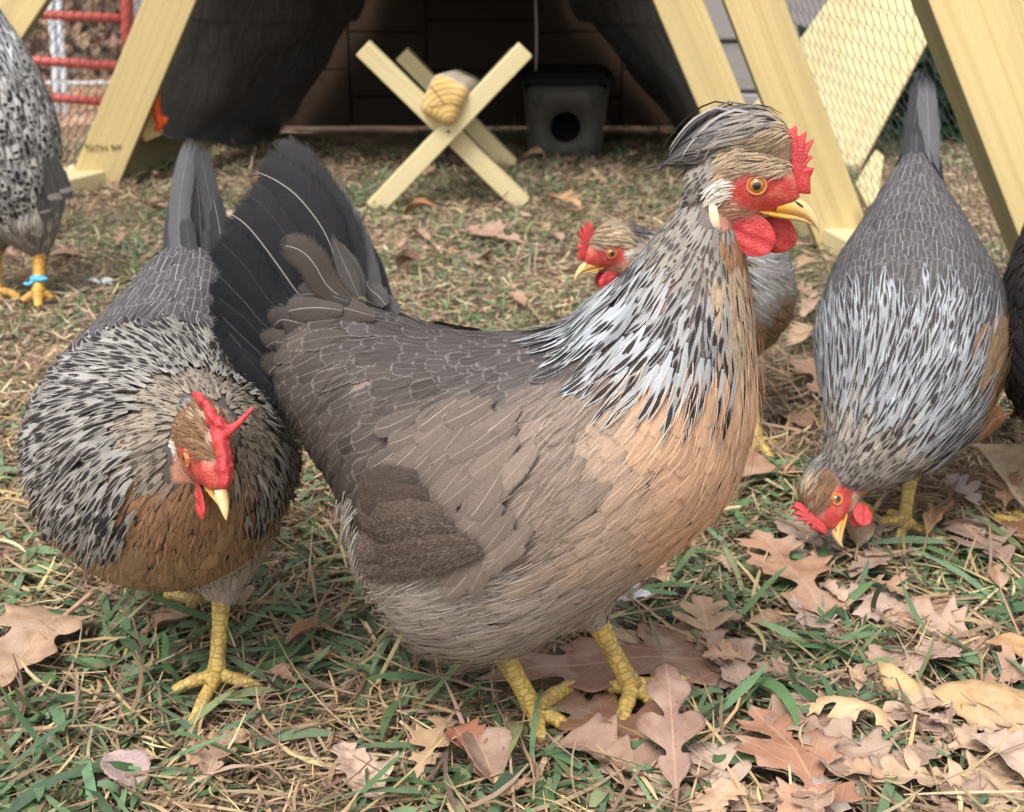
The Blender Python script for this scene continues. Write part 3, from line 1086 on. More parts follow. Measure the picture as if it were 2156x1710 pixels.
def make_leafmass(name, c1, c2):
    k = NT(name)
    a = k.attr('tint')
    f = k._sep(a.outputs['Color'])[0]
    c = k.mix(f, c1, c2)
    k.set(c, 0.55, 0.3)
    return k.m


def leaf_cloud(n, ctr, rad, size, seed, hollow=0.5):
    r = np.random.default_rng(seed)
    d = r.standard_normal((n, 3)); d /= np.linalg.norm(d, axis=1)[:, None]
    q = d * (hollow + (1 - hollow) * r.random((n, 1))) * (1 + 0.25 * np.sin(d[:, :1] * 7 + seed) * np.cos(d[:, 1:2] * 5))
    P = np.array(ctr) + q * np.array(rad)
    P[:, 2] = np.maximum(P[:, 2], gz(P[:, 0], P[:, 1]) + 0.01)
    a = r.standard_normal((n, 3)); a /= np.linalg.norm(a, axis=1)[:, None]
    b = np.cross(a, r.standard_normal((n, 3))); b /= np.linalg.norm(b, axis=1)[:, None]
    s = size * (0.6 + 0.8 * r.random((n, 1)))
    V = np.stack([P - a * s, P + b * s * 0.45, P + a * s, P - b * s * 0.45], 1).reshape(-1, 3)
    F = np.arange(4 * n).reshape(n, 4)
    t = np.repeat(r.random(n), 4)
    return V, F, np.stack([t, t, t, np.ones_like(t)], -1)


BUSHM = make_leafmass('evergreen_leaf', (0.020, 0.045, 0.028), (0.05, 0.10, 0.055))
for (cx, cy, cz, rx, ry, rz, n, lab) in ((1.02, 3.55, 0.10, 0.30, 0.22, 0.24, 2600, 'dark evergreen shrub behind the wire beside the pecking hen'),
                                         (1.62, 3.3, 0.30, 0.50, 0.35, 0.55, 4200, 'taller dark evergreen shrub beyond the nearest right rafter')):
    bsh = empty('shrub', (cx, cy, float(gz(cx, cy))), lab, 'shrub')
    V, F, T = leaf_cloud(n, (cx, cy, cz), (rx, ry, rz), 0.022, int(cx * 100), 0.2)
    obj_np('foliage', V, F, BUSHM, bsh, {'tint': T}, smooth=False)
    prt = [tube_arrays(np.array([(cx, cy, 0), (cx + 0.1 * math.cos(a), cy + 0.1 * math.sin(a), cz), (cx + 0.2 * math.cos(a), cy + 0.2 * math.sin(a), cz + rz * 0.7)]), np.array([0.012, 0.008, 0.003]), 6) for a in np.linspace(0, 6.28, 7)[:-1]]
    obj_np('stem', *merge(prt), GPOST, bsh)

# woodland: bare trunks and brush far beyond
BARK = simple('grey_bark', (0.17, 0.15, 0.135), 0.9, 0.1, 0.4, 12, 0.6)
BROWNLEAF = make_leafmass('autumn_leaf', (0.09, 0.065, 0.05), (0.24, 0.16, 0.10))
tr = random.Random(3)
TREES = [(-5.2, 9.5), (-4.1, 8.2), (-3.2, 10.5), (-2.7, 7.6), (-1.9, 9.2), (-0.8, 11), (1.2, 9.0), (2.4, 8.2), (3.4, 10.2), (4.6, 9.0)]
TLAB = ['slender', 'stout', 'thin leaning', 'grey forked', 'rough barked']
for i, (x, y) in enumerate(TREES):
    z0 = float(gz(x, y))
    t = empty('tree', (x, y, z0), 'bare grey woodland tree with sparse brown leaves far beyond the fence', 'tree', 'woodland trees beyond the fence')
    lean = tr.uniform(-0.05, 0.05)
    r0 = tr.uniform(0.07, 0.15)
    pts = [(x + lean * h + 0.04 * math.sin(h * 1.3 + i), y, z0 + h) for h in np.linspace(-0.1, 6, 12)]
    prt = [tube_arrays(np.array(pts), np.linspace(r0, r0 * 0.3, 12), 10)]
    for b in range(7):
        h = tr.uniform(1.6, 5.2); a = tr.uniform(0, 6.28); L = tr.uniform(0.8, 1.8)
        q = np.array([(x + lean * h + L * s * math.cos(a), y + L * s * math.sin(a), z0 + h + L * s * 0.7) for s in (0, 0.35, 0.7, 1)])
        prt.append(tube_arrays(q, np.linspace(r0 * 0.4, 0.008, 4), 6))
    obj_np('trunk', *merge(prt), BARK, t)
    V, F, T = leaf_cloud(700, (x, y, z0 + 4.6), (1.3, 1.3, 1.7), 0.06, i + 40, 0.1)
    obj_np('crown', V, F, BROWNLEAF, t, {'tint': T}, smooth=False)
# undergrowth
prt, tt = [], []
for i in range(26):
    x = tr.uniform(-6, 5); y = tr.uniform(6.6, 9.0)
    V, F, T = leaf_cloud(420, (x, y, float(gz(x, y)) + 0.25), (0.7, 0.5, 0.55), 0.045, 100 + i, 0.05)
    prt.append((V, F)); tt.append(T)
V, F = merge(prt)
tag(obj_np('undergrowth', V, F, BROWNLEAF, None, {'tint': np.concatenate(tt)}, smooth=False), 'grey brown undergrowth at the edge of the woods', 'undergrowth', None, 'stuff')
# ------------------------------------------------------------------ hens: lofted bodies that carry real feathers
def nrm(a):
    return a / (np.linalg.norm(a, axis=-1, keepdims=True) + 1e-12)


class Surf:
    """closed-ish loft: rings C + D cos(t) + L sin(t); row 0 at the head, last row at the tail"""

    def __init__(self, Ck, Dk, Lk, ns=90, nt=64):
        self.ns, self.nt = ns, nt
        self.C, self.D, self.L = spline(Ck, ns), spline(Dk, ns), spline(Lk, ns)
        th = np.linspace(0, 2 * math.pi, nt, endpoint=False)
        self.P = self.C[:, None] + self.D[:, None] * np.cos(th)[None, :, None] + self.L[:, None] * np.sin(th)[None, :, None]
        self.Ps = np.gradient(self.P, axis=0)
        self.Pt = (np.roll(self.P, -1, 1) - np.roll(self.P, 1, 1)) / 2
        N = nrm(np.cross(self.Pt, self.Ps))
        out = self.P - self.C[:, None]
        sg = np.sign((N * out).sum(-1).sum())
        self.N = N * sg

    def smp(self, G, s, t):
        sc = np.clip(s, 0, self.ns - 1.0001)
        i = sc.astype(int); f = (sc - i)[..., None]
        t = np.mod(t, self.nt)
        j = np.minimum(t.astype(int), self.nt - 1); g = (t - j)[..., None]; j2 = (j + 1) % self.nt
        return (G[i, j] * (1 - f) + G[i + 1, j] * f) * (1 - g) + (G[i, j2] * (1 - f) + G[i + 1, j2] * f) * g

    def pos(self, s, t):
        p = self.smp(self.P, s, t)
        ex = np.where(s > self.ns - 1, s - (self.ns - 1), np.where(s < 0, s, 0))
        return p + ex[..., None] * self.smp(self.Ps, s, t)

    def nor(self, s, t):
        return nrm(self.smp(self.N, s, t))

    def solid(self):
        ns, nt = self.ns, self.nt
        V = np.concatenate([self.P.reshape(-1, 3), self.C[:1], self.C[-1:]])
        idx = np.arange(ns * nt).reshape(ns, nt)
        r = np.roll(idx, -1, 1)
        F = np.stack([idx[:-1], r[:-1], r[1:], idx[1:]], -1).reshape(-1, 4)
        T = [(ns * nt, r[0, k], idx[0, k]) for k in range(nt)] + [(ns * nt + 1, idx[-1, k], r[-1, k]) for k in range(nt)]
        return V, F, np.array(T)


def bvh_of(surf):
    V, F, T = surf.solid()
    return BVHTree.FromPolygons([tuple(v) for v in V], [tuple(f) for f in F] + [tuple(t) for t in T])


PROF = {
    'round': ([0, .22, .45, .66, .82, .92, .975, 1.0], [.42, .76, .95, 1.0, .95, .76, .46, .14]),
    'lance': ([0, .2, .4, .58, .74, .87, .95, 1.0], [.40, .80, 1.0, .97, .76, .45, .22, .04]),
    'hair': ([0, .4, .75, 1.0], [.6, 1.0, .7, .1]),
    'soft': ([0, .25, .5, .7, .83, .92, .97, 1.0], [.45, .85, 1.0, .98, .86, .66, .42, .16]),
}


def T_(L, W, al, ac, base, edge=(0, 0, 0, 0), es=.8, mark=(0, 0, 0, 0), mu=.5, ms=.2, shaft=(.5, .5, .5, 0), sw=.10, prof='round',
       tilt=.08, cup=.12, h0=.0008, jit=.10, rag=.06, part='body_feathers', pep=0.0, fray=1.0):
    return dict(L=L, W=W, al=al, ac=ac, base=base, edge=edge, es=es, mark=mark, mu=mu, ms=ms, shaft=shaft, sw=sw, prof=prof, tilt=tilt, cup=cup, h0=h0,
                jit=jit, rag=rag, part=part, pep=pep, fray=fray)


NECK, BACK, WING, BREAST, BELLY, CREST, FACE = 'neck_feathers', 'back_feathers', 'wing', 'breast_feathers', 'belly_feathers', 'crest', 'cheek_feathers'
TY = {
    'hackU': T_(.017, .0046, .0055, .0030, (.245, .22, .19), (.40, .37, .33, .5), .55, (.055, .046, .042, .95), .62, .22, (.5, .5, .5, .15), .07, 'lance', .06, .14, part=NECK, rag=.12),
    'hackM': T_(.028, .0050, .0082, .0031, (.29, .288, .285), (.43, .435, .44, .8), .6, (.030, .025, .024, 1), .68, .32, (.1, .1, .1, .2), .06, 'lance', .06, .14, part=NECK, rag=.14, jit=.14),
    'hackL': T_(.042, .0062, .0115, .0037, (.345, .36, .372), (.47, .495, .52, .8), .60, (.026, .021, .021, 1), .60, .32, (.25, .23, .22, .35), .05, 'lance', .06, .14, part=NECK, rag=.16, jit=.16),
    'throat': T_(.016, .0040, .0046, .0026, (.40, .30, .21), (.52, .42, .31, .5), .6, (.16, .09, .05, .45), .4, .14, (.6, .5, .4, .3), .08, 'lance', .06, .14, part=NECK, rag=.12),
    'throatR': T_(.014, .0040, .0042, .0026, (.25, .14, .075), (.42, .29, .19, .5), .6, (.08, .05, .03, .5), .4, .14, (.6, .5, .4, .2), .08, 'lance', .06, .14, part=NECK, rag=.12),
    'back': T_(.026, .0125, .0083, .0060, (.058, .050, .049), (.25, .235, .225, .6), .72, shaft=(.34, .31, .29, .15), sw=.06, fray=1.7, part=BACK, tilt=.07),
    'saddle': T_(.035, .0158, .0108, .0078, (.060, .049, .043), (.215, .185, .16, .65), .74, shaft=(.34, .29, .255, .25), sw=.05, fray=1.7, part=BACK, jit=.12, tilt=.07),
    'covert': T_(.037, .0165, (.0108), .0076, (.130, .100, .080), (.21, .165, .135, .5), .66, shaft=(.47, .38, .31, .5), sw=.045, fray=1.25, part=WING, h0=.003, jit=.07, tilt=.06),
    'should': T_(.035, .0160, .0112, .0076, (.205, .158, .128), (.29, .235, .195, .5), .64, shaft=(.54, .44, .35, .5), sw=.045, fray=1.25, part=WING, h0=.002, jit=.06, tilt=.06),
    'breast2': T_(.032, .0145, .0106, .0070, (.38, .275, .205), (.46, .35, .27, .5), .62, shaft=(.66, .52, .39, .55), sw=.055, part=BREAST, jit=.06, tilt=.06),
    'breast': T_(.028, .0128, .0100, .0064, (.53, .335, .215), (.62, .445, .31, .6), .62, shaft=(.74, .58, .43, .5), sw=.06, part=BREAST, jit=.07, tilt=.06),
    'belly': T_(.034, .0140, .0092, .0075, (.36, .31, .27), (.37, .30, .245, .6), .5, shaft=(.58, .50, .42, .5), sw=.05, prof='soft', tilt=0.09, part=BELLY, rag=.22, jit=0.1),
    'fluff': T_(.026, .0016, .0030, .0017, (.34, .31, .275), prof='hair', tilt=.42, part=BELLY, rag=.2, jit=.12),
    'wisp': T_(.022, .0008, .0070, .0045, (.34, .28, .23), prof='hair', tilt=.24, part=BELLY, rag=.0, jit=.2),
    'barb': T_(.015, .0007, .0062, .0031, (.25, .2, .16), prof='hair', tilt=.10, h0=.0035, part=BREAST, rag=0, jit=.22),
    'thigh': T_(.020, .0060, .0050, .0038, (.36, .30, .25), (.45, .40, .34, .5), .5, prof='soft', tilt=.16, part=BELLY, rag=.25),
    'capT': T_(.0120, .0015, .0032, .0011, (.34, .25, .165), (.58, .48, .36, .5), .5, (.14, .09, .05, .6), .35, .16, prof='lance', tilt=.16, part=CREST, rag=.1, jit=.25),
    'capB': T_(.0115, .0017, .0032, .0012, (.19, .105, .055), (.42, .29, .18, .5), .6, (.08, .05, .03, .5), .35, .16, prof='lance', tilt=.15, part=CREST, rag=.1, jit=.25),
    'capG': T_(.022, .0028, .0052, .0018, (.125, .113, .108), (.36, .34, .32, .8), .6, (.040, .035, .036, .9), .5, .28, prof='lance', tilt=.18, part=CREST, rag=.1, jit=.22),
    'capL': T_(.018, .0019, .0045, .0014, (.215, .19, .165), (.50, .45, .39, .7), .6, (.09, .075, .065, .6), .4, .22, prof='lance', tilt=.18, part=CREST, rag=.1, jit=.24),
    'cheek': T_(.0085, .0009, .0030, .0014, (.52, .36, .26), prof='hair', tilt=.18, h0=.0012, part=FACE, jit=.3),
    'white': T_(.011, .0013, .0026, .0009, (.70, .65, .57), prof='lance', tilt=.26, h0=.0015, part=FACE, rag=.15, jit=.08),
    # front-facing and darker relatives
    'dback': T_(.026, 0.0128, .0090, .0066, (.066, .060, .062), (.20, .195, .20, .65), 0.62, shaft=(.60, .58, .56, .4), sw=.07, fray=1.7, part=BACK, jit=0.1, tilt=.10),
    'dwing': T_(.032, 0.0155, .0115, .0082, (.090, .076, .068), (.20, .175, .155, .65), 0.64, shaft=(.58, .50, .43, .7), sw=.06, fray=1.7, part=WING, jit=0.1, tilt=.10),
    'dhack': T_(.032, .0058, .0086, .0035, (.245, .232, .212), (.42, .405, .37, .8), .6, (.024, .020, .020, 1), .72, .30, (.2, .2, .2, .3), .05, 'lance', .10, .14, part=NECK, rag=.2, jit=.2),
    'dhackU': T_(.019, .0046, .0058, .0030, (.25, .21, .165), (.46, .39, .30, .5), .6, (.065, .05, .04, .9), .55, .18, prof='lance', tilt=.10, part=NECK, rag=.14, jit=.16),
    'bhackL': T_(.045, .0060, .0115, .0038, (.30, .31, .325), (.41, .43, .455, .8), .60, (.034, .029, .030, 1), .55, .42, (.25, .23, .22, .35), .05, 'lance', .06, .14, part=NECK, rag=.16, jit=.16),
    'bhackU': T_(.026, .0050, .0076, .0032, (.32, .285, .24), (.43, .39, .33, .6), .6, (.040, .033, .031, 1), .60, .24, prof='lance', tilt=.06, cup=.14, part=NECK, rag=.14, jit=.14),
    'rbreast': T_(.026, .0125, .0088, .0062, (.29, .185, .11), (.30, .205, .13, .75), .66, shaft=(.36, .25, .16, .3), sw=.05, fray=1.25, part=BREAST, jit=.14, tilt=.07),
    'rbreastG': T_(.025, 0.0128, .0088, .0066, (.20, .15, .105), (.27, .22, .17, .7), 0.62, shaft=(.40, .32, .25, .4), sw=.06, fray=1.25, part=BREAST, jit=0.1, tilt=.10),
    'tanb': T_(.028, 0.0135, .0100, .0070, (.235, .155, .090), (.36, .26, .175, .7), 0.62, shaft=(.55, .45, .36, .5), sw=.06, fray=1.25, part=BREAST, jit=0.09, tilt=.10),
    'greyw': T_(.032, 0.015, .0105, .0080, (.19, .178, .17), (.42, .40, .39, .7), 0.6, shaft=(.75, .73, .7, .8), sw=.08, fray=1.25, part=WING, jit=0.1, tilt=.10),
    'speck': T_(.028, .0115, .0092, .0070, (.42, .41, .395), (.022, .019, .018, .95), .52, (.024, .020, .019, 1), .60, .17, prof='round', part=BACK, jit=.3, rag=.3),
    'speckN': T_(.036, .0072, .0105, .0048, (.52, .53, .53), (.60, .60, .60, .3), .7, (.03, .028, .027, 1), .62, .24, prof='lance', part=NECK, rag=.15, jit=.2),
    'speckF': T_(.034, .0120, .0090, .0075, (.27, .245, .22), (.38, .35, .31, .6), .5, (.07, .06, .055, .6), .5, .25, prof='soft', tilt=.16, part=BELLY, rag=.25, jit=.25),
    'black': T_(.034, .0135, .0120, .0088, (.020, .018, .018), (.045, .042, .042, .5), .8, shaft=(.08, .07, .07, .4), sw=.06, part=BACK, jit=.2),
}


def pack(n, ty, rnd):
    """per-feather colour table"""
    j = 1 + ty['jit'] * RNG.standard_normal((n, 1))
    hue = 1 + 0.012 * RNG.standard_normal((n, 3))
    b = np.clip(np.array(ty['base'])[None] * j * hue, .006, .9)
    return dict(base=np.concatenate([b, np.full((n, 1), 1 - ty['pep'])], 1),
                edge=np.concatenate([np.clip(np.array(ty['edge'][:3])[None] * (0.5 + 0.5 * j), 0, .9), np.full((n, 1), ty['edge'][3])], 1),
                mark=np.concatenate([np.repeat(np.array([ty['mark'][:3]]), n, 0), np.full((n, 1), ty['mark'][3])], 1),
                shaft=np.concatenate([np.repeat(np.array([ty['shaft'][:3]]), n, 0), np.clip(ty['shaft'][3] * (0.35 + 0.9 * RNG.random((n, 1))), 0, 1)], 1),
                mp=np.stack([np.full(n, ty['mu']) * np.clip(1 + .25 * RNG.standard_normal(n), .4, 1.6), np.full(n, ty['ms']) * np.clip(1 + .3 * RNG.standard_normal(n), .3, 1.7), np.full(n, ty['es']), np.full(n, ty['sw'])], -1))


US = np.array([-1, -.55, 0, .55, 1.0])


def vanes(P, N, T, W, prof_v, prof_w, cup, rag, rnd, tab, fray=1.0):
    """P,N,T: (n,rows,3) spine of each feather -> V,F,attrs"""
    n, m = P.shape[:2]
    k = len(US)
    S = nrm(np.cross(N, T))
    w = np.array(prof_w)[None] * W[:, None]
    jl = 1 + rag * RNG.standard_normal((n, m, k)) * (np.abs(US) > .9)
    off = w[..., None] * US * jl
    V = P[:, :, None] + S[:, :, None] * off[..., None] - N[:, :, None] * (cup * w[..., None] * US ** 2 * .8)[..., None]
    # ragged tips run a little ahead or behind
    V += T[:, :, None] * (RNG.standard_normal((n, m, k)) * rag * .5 * W[:, None, None] * (np.array(prof_v)[None, :, None] > .5))[..., None]
    idx = np.arange(n * m * k).reshape(n, m, k)
    F = np.stack([idx[:, :-1, :-1], idx[:, :-1, 1:], idx[:, 1:, 1:], idx[:, 1:, :-1]], -1).reshape(-1, 4)
    fuv = np.zeros((n, m, k, 4))
    fuv[..., 0] = US; fuv[..., 1] = np.array(prof_v)[None, :, None]; fuv[..., 2] = rnd[:, None, None]; fuv[..., 3] = fray
    at_ = {'fuv': fuv.reshape(-1, 4)}
    for q, a in tab.items():
        at_[q] = np.repeat(a, m * k, 0)
    return V.reshape(-1, 3), F, at_


def lay(surf, s0, t0, D, ty, hx=None, col=None):
    """lay feathers of one type on the surface from (s0,t0) in tangent directions D"""
    n = len(s0)
    pv, pw = PROF[ty['prof']]
    L = ty['L'] * (1 + .12 * RNG.standard_normal(n)); W = ty['W'] * .5 * (1 + .10 * RNG.standard_normal(n))
    Ps, Pt = surf.smp(surf.Ps, s0, t0), surf.smp(surf.Pt, s0, t0)
    N0 = surf.nor(s0, t0)
    # little turn about the normal
    a = RNG.normal(0, .10, n)[:, None]
    D = nrm(D * np.cos(a) + np.cross(N0, D) * np.sin(a))
    g11 = (Ps * Ps).sum(-1); g12 = (Ps * Pt).sum(-1); g22 = (Pt * Pt).sum(-1)
    b1 = (Ps * D).sum(-1); b2 = (Pt * D).sum(-1)
    det = g11 * g22 - g12 ** 2 + 1e-14
    ds, dt = (b1 * g22 - b2 * g12) / det, (g11 * b2 - g12 * b1) / det
    ht = ty['h0'] + (hx if hx is not None else 0) + RNG.random(n) * .0007
    tl = ty['tilt'] * (1 + .3 * RNG.standard_normal(n))
    P, N = [], []
    for v in pv:
        s, t = s0 + ds * L * v, t0 + dt * L * v
        p, nn = surf.pos(s, t), surf.nor(s, t)
        P.append(p + nn * (ht + L * v * tl * (1 - .45 * v))[:, None]); N.append(nn)
    P, N = np.stack(P, 1), np.stack(N, 1)
    run = np.linalg.norm(np.diff(P, axis=1), axis=2).sum(1)
    good = (run < 1.35 * L) & (run > .55 * L)            # drop any feather the surface folds or stretches
    if not good.all() and good.any():
        P, N, W, n = P[good], N[good], W[good], int(good.sum())
        if col is not None: col = col[good]
    T = nrm(np.gradient(P, axis=1))
    N = nrm(N - T * (N * T).sum(-1, keepdims=True))
    rnd = RNG.random(n)
    tab = pack(n, ty, rnd)
    if col is not None:
        tab['base'][:, :3] = np.clip(col * (1 + ty['jit'] * RNG.standard_normal((n, 1))), .006, .9)
    return vanes(P, N, T, W, pv, pw, ty['cup'], ty['rag'], rnd, tab, 3.0 if ty['prof'] == 'hair' else ty['fray'])


def poisson(P, D, N, al, ac):
    """greedy anisotropic dart throwing, in the given order"""
    cell = max(al.max(), ac.max())
    grid = {}
    keep = []
    S = np.cross(N, D).tolist()
    key = np.floor(P / cell).astype(int).tolist()
    P, D = P.tolist(), D.tolist()
    for i in range(len(P)):
        kx, ky, kz = key[i]
        ok = True
        for dx in (-1, 0, 1):
            for dy in (-1, 0, 1):
                for dz in (-1, 0, 1):
                    for j in grid.get((kx + dx, ky + dy, kz + dz), ()):
                        pj, pi = P[j], P[i]
                        d = (pj[0] - pi[0], pj[1] - pi[1], pj[2] - pi[2])
                        a = (d[0] * D[i][0] + d[1] * D[i][1] + d[2] * D[i][2]) / al[i]
                        b = (d[0] * S[i][0] + d[1] * S[i][1] + d[2] * S[i][2]) / ac[i]
                        if a * a + b * b < 1.0:
                            ok = False; break
                    if not ok: break
                if not ok: break
            if not ok: break
        if ok:
            grid.setdefault((kx, ky, kz), []).append(i); keep.append(i)
    return np.array(keep, int)


def plumage(surf, classify, flow, ncand, out, scale=1.0, hx=None, blend=None):
    """scatter feathers; classify -> type-name array ('' = none); result appended to out[part]"""
    w = np.linalg.norm(np.cross(surf.Ps, surf.Pt), axis=-1)
    pr = (w / w.sum()).ravel()
    pick = RNG.choice(len(pr), ncand, p=pr)
    s = pick // surf.nt + RNG.random(ncand) - .5; t = pick % surf.nt + RNG.random(ncand) - .5
    s = np.clip(s, 0, surf.ns - 1.01)
    P, N = surf.pos(s, t), surf.nor(s, t)
    names = classify(P, N, s / (surf.ns - 1), t / surf.nt * 2 * math.pi)
    D = flow(P, N, s, t)
    D = nrm(D - N * (D * N).sum(-1, keepdims=True))
    ok = names != ''
    s, t, P, N, D, names = s[ok], t[ok], P[ok], N[ok], D[ok], names[ok]
    # work tightly packed kinds last so that borders stay clean
    al = np.array([TY[q]['al'] for q in names]) * scale; ac = np.array([TY[q]['ac'] for q in names]) * scale
    kp = poisson(P, D, N, al, ac)
    for q in np.unique(names[kp]):
        m = kp[names[kp] == q]
        ty = TY[q]
        h = hx(P[m], q) if hx else None
        if scale != 1.0:
            ty = dict(ty, L=ty['L'] * scale, W=ty['W'] * scale)
        cb = blend(P[m], s[m], t[m], q) if blend else None
        if ty['part'] == WING:
            for sd in (0, 1):
                g = (np.mod(t[m], surf.nt) > surf.nt / 2) == bool(sd)
                if g.any():
                    out.setdefault((WING, sd), []).append(lay(surf, s[m][g], t[m][g], D[m][g], ty, None if h is None else (h[g] if np.ndim(h) else h), None if cb is None else cb[g]))
            continue
        out.setdefault(ty['part'], []).append(lay(surf, s[m], t[m], D[m], ty, h, cb))


def barbs(surf, cls, flow, ncand, out, skip=(), gain=1.2, scale=1.0):
    """loose single barbs in the colour of the feathers they belong to"""
    def cb(P, N, s, th):
        nm = cls(P, N, s, th)
        r = np.full(len(P), 'barb', dtype='<U8')
        r[nm == ''] = ''
        for q in skip: r[nm == q] = ''
        return r

    def bl(P, s, t, q):
        nm = cls(P, surf.nor(s, t), s / (surf.ns - 1), np.mod(t, surf.nt) / surf.nt * 2 * math.pi)
        dk = RNG.random(len(nm)) < .48
        return gain * np.array([(TY[n]['mark'][:3] if d and TY[n]['mark'][3] > .8 else TY[n]['base']) if n else (.2, .17, .14) for n, d in zip(nm, dk)])
    plumage(surf, cb, flow, ncand, out, scale=scale, hx=lambda P, q: .001 + .004 * RNG.random(len(P)), blend=bl)


def quill(K, nh, W, out, part, base, edge=(.2, .2, .2, .3), es=.85, shaft=(.6, .57, .54, .7), sw=.035, mark=(0, 0, 0, 0), mu=.5, ms=.3, pep=0.0, cup=.25, rag=.05, jit=.06, rows=16, prof='quill'):
    """one large feather along a world polyline K (base to tip)"""
    K = np.array([tuple(q) for q in K])
    v = 1 - (1 - np.linspace(0, 1, rows)) ** 1.7
    P = spline_at(K, v)[None]
    T = nrm(np.gradient(P, axis=1))
    nh = np.array(nh, float)
    N = np.broadcast_to(nh, P.shape)
    N = nrm(N - T * (N * T).sum(-1, keepdims=True))
    pw = np.clip(np.minimum(.35 + v * 2.2, 1), 0, 1) * np.sqrt(np.clip(1 - np.clip((v - .74) / .26, 0, 1) ** 2, .002, 1))
    if prof == 'lance':
        pw = np.clip(np.minimum(.4 + v * 2.2, 1), 0, 1) * (1 - np.clip((v - .45) / .55, 0, 1) ** 1.6 * .93)
    ty = dict(jit=jit, base=base, edge=edge, es=es, mark=mark, mu=mu, ms=ms, shaft=shaft, sw=sw, pep=pep)
    rnd = RNG.random(1)
    out.setdefault(part, []).append(vanes(P, N, T, np.array([W * 1.05]), v, pw, cup, rag, rnd, pack(1, ty, rnd), .95))


def emit(out, parent, labels=None):
    for part, lst in out.items():
        V, F = merge([(a, b) for a, b, c in lst])
        at_ = {q: np.concatenate([c[q] for a, b, c in lst]) for q in lst[0][2]}
        o = obj_np(part if isinstance(part, str) else part[0], V, F, FEATHER, parent, at_)


def fuse_arrays(parts, voxel):
    """one smooth skin over overlapping lumps"""
    V, F = merge(parts)
    me = bpy.data.meshes.new('lumps')
    me.from_pydata([tuple(v) for v in V], [], [tuple(int(x) for x in f) for f in F])
    tmp = bpy.data.objects.new('lumps', me); C.objects.link(tmp)
    rm = tmp.modifiers.new('r', 'REMESH'); rm.mode = 'VOXEL'; rm.voxel_size = voxel
    sm = tmp.modifiers.new('s', 'SMOOTH'); sm.iterations = 6; sm.factor = .5
    dg = bpy.context.evaluated_depsgraph_get(); dg.update()
    m2 = tmp.evaluated_get(dg).to_mesh()
    co = np.array([tuple(v.co) for v in m2.vertices]); fc = np.array([tuple(p.vertices) for p in m2.polygons if len(p.vertices) == 4])
    tmp.evaluated_get(dg).to_mesh_clear()
    C.objects.unlink(tmp); bpy.data.objects.remove(tmp); bpy.data.meshes.remove(me)
    return co, fc


# ------------------------------------------------------------------ head
class Head:
    def __init__(self, origin, fwd, up, k):
        self.o = np.array(tuple(origin)); f = Vector(fwd).normalized(); u = Vector(up); u = (u - f * u.dot(f)).normalized()
        l = u.cross(f)
        self.B = np.array([tuple(f), tuple(l), tuple(u)]); self.k = k

    def w(self, p):
        return self.o + (np.asarray(p, float) * self.k) @ self.B

    def loc(self, P):
        return ((np.asarray(P) - self.o) @ self.B.T) / self.k

    def d(self, v):
        return np.asarray(v, float) @ self.B

    def loft(self, rows, ns=40, nt=40):
        """rows: x, z, half height, half width (mm)"""
        rows = np.array(rows, float)
        n = len(rows)
        Ck = self.w(np.stack([rows[:, 0], np.zeros(n), rows[:, 1]], -1))
        Dk = self.d(np.stack([np.zeros(n), np.zeros(n), rows[:, 2]], -1)) * self.k
        Lk = self.d(np.stack([np.zeros(n), rows[:, 3], np.zeros(n)], -1)) * self.k
        return Surf(Ck, Dk, Lk, ns, nt)


SKULL = [(33, -7, 3, 3), (29, -6, 10, 8), (20, 0, 19, 12), (8, 2, 26, 15), (-5, 2, 31, 16.5), (-18, 1, 33, 17.5), (-30, -3, 27, 17), (-40, -8, 18, 13)]
CRESTL = [(23, 17, 2.8, 3), (20, 23, 8.5, 8), (11, 29, 14.1, 12), (-1, 32, 16.9, 14), (-14, 31, 16.9, 14.5), (-28, 27, 15.0, 14), (-41, 19, 11.3, 11), (-50, 12, 4.7, 5)]
EYE_P = (1.0, 12.2, 0.0)


def ellipsoid(H, c, r, rot=0.0, nu=16, nv=24, side=1):
    """ellipsoid in head space (mm); rot tilts it in the x-z plane"""
    a = np.linspace(0, math.pi, nu); b = np.linspace(0, 2 * math.pi, nv, endpoint=False)
    A, Bq = np.meshgrid(a, b, indexing='ij')
    p = np.stack([np.sin(A) * np.cos(Bq) * r[0], np.sin(A) * np.sin(Bq) * r[1], np.cos(A) * r[2]], -1)
    cr, sr = math.cos(rot), math.sin(rot)
    p = np.stack([p[..., 0] * cr + p[..., 2] * sr, p[..., 1], -p[..., 0] * sr + p[..., 2] * cr], -1) + np.array(c)
    idx = np.arange(nu * nv).reshape(nu, nv); r_ = np.roll(idx, -1, 1)
    F = np.stack([idx[:-1], idx[1:], r_[1:], r_[:-1]], -1).reshape(-1, 4)
    return p.reshape(-1, 3), F


COMB_STD = [(25, 3), (30, -4), (35, -4.5), (39.5, -4), (38.5, 1), (37.4, 7.2), (39, 13), (34.5, 13), (33, 15.5), (37, 20.5), (32.5, 20.5), (31, 22), (35.5, 32), (29.5, 27), (27, 25.5), (30, 36), (25.5, 32), (23.5, 32), (23, 39), (19.5, 36), (16.5, 36), (16, 29), (19, 18)]


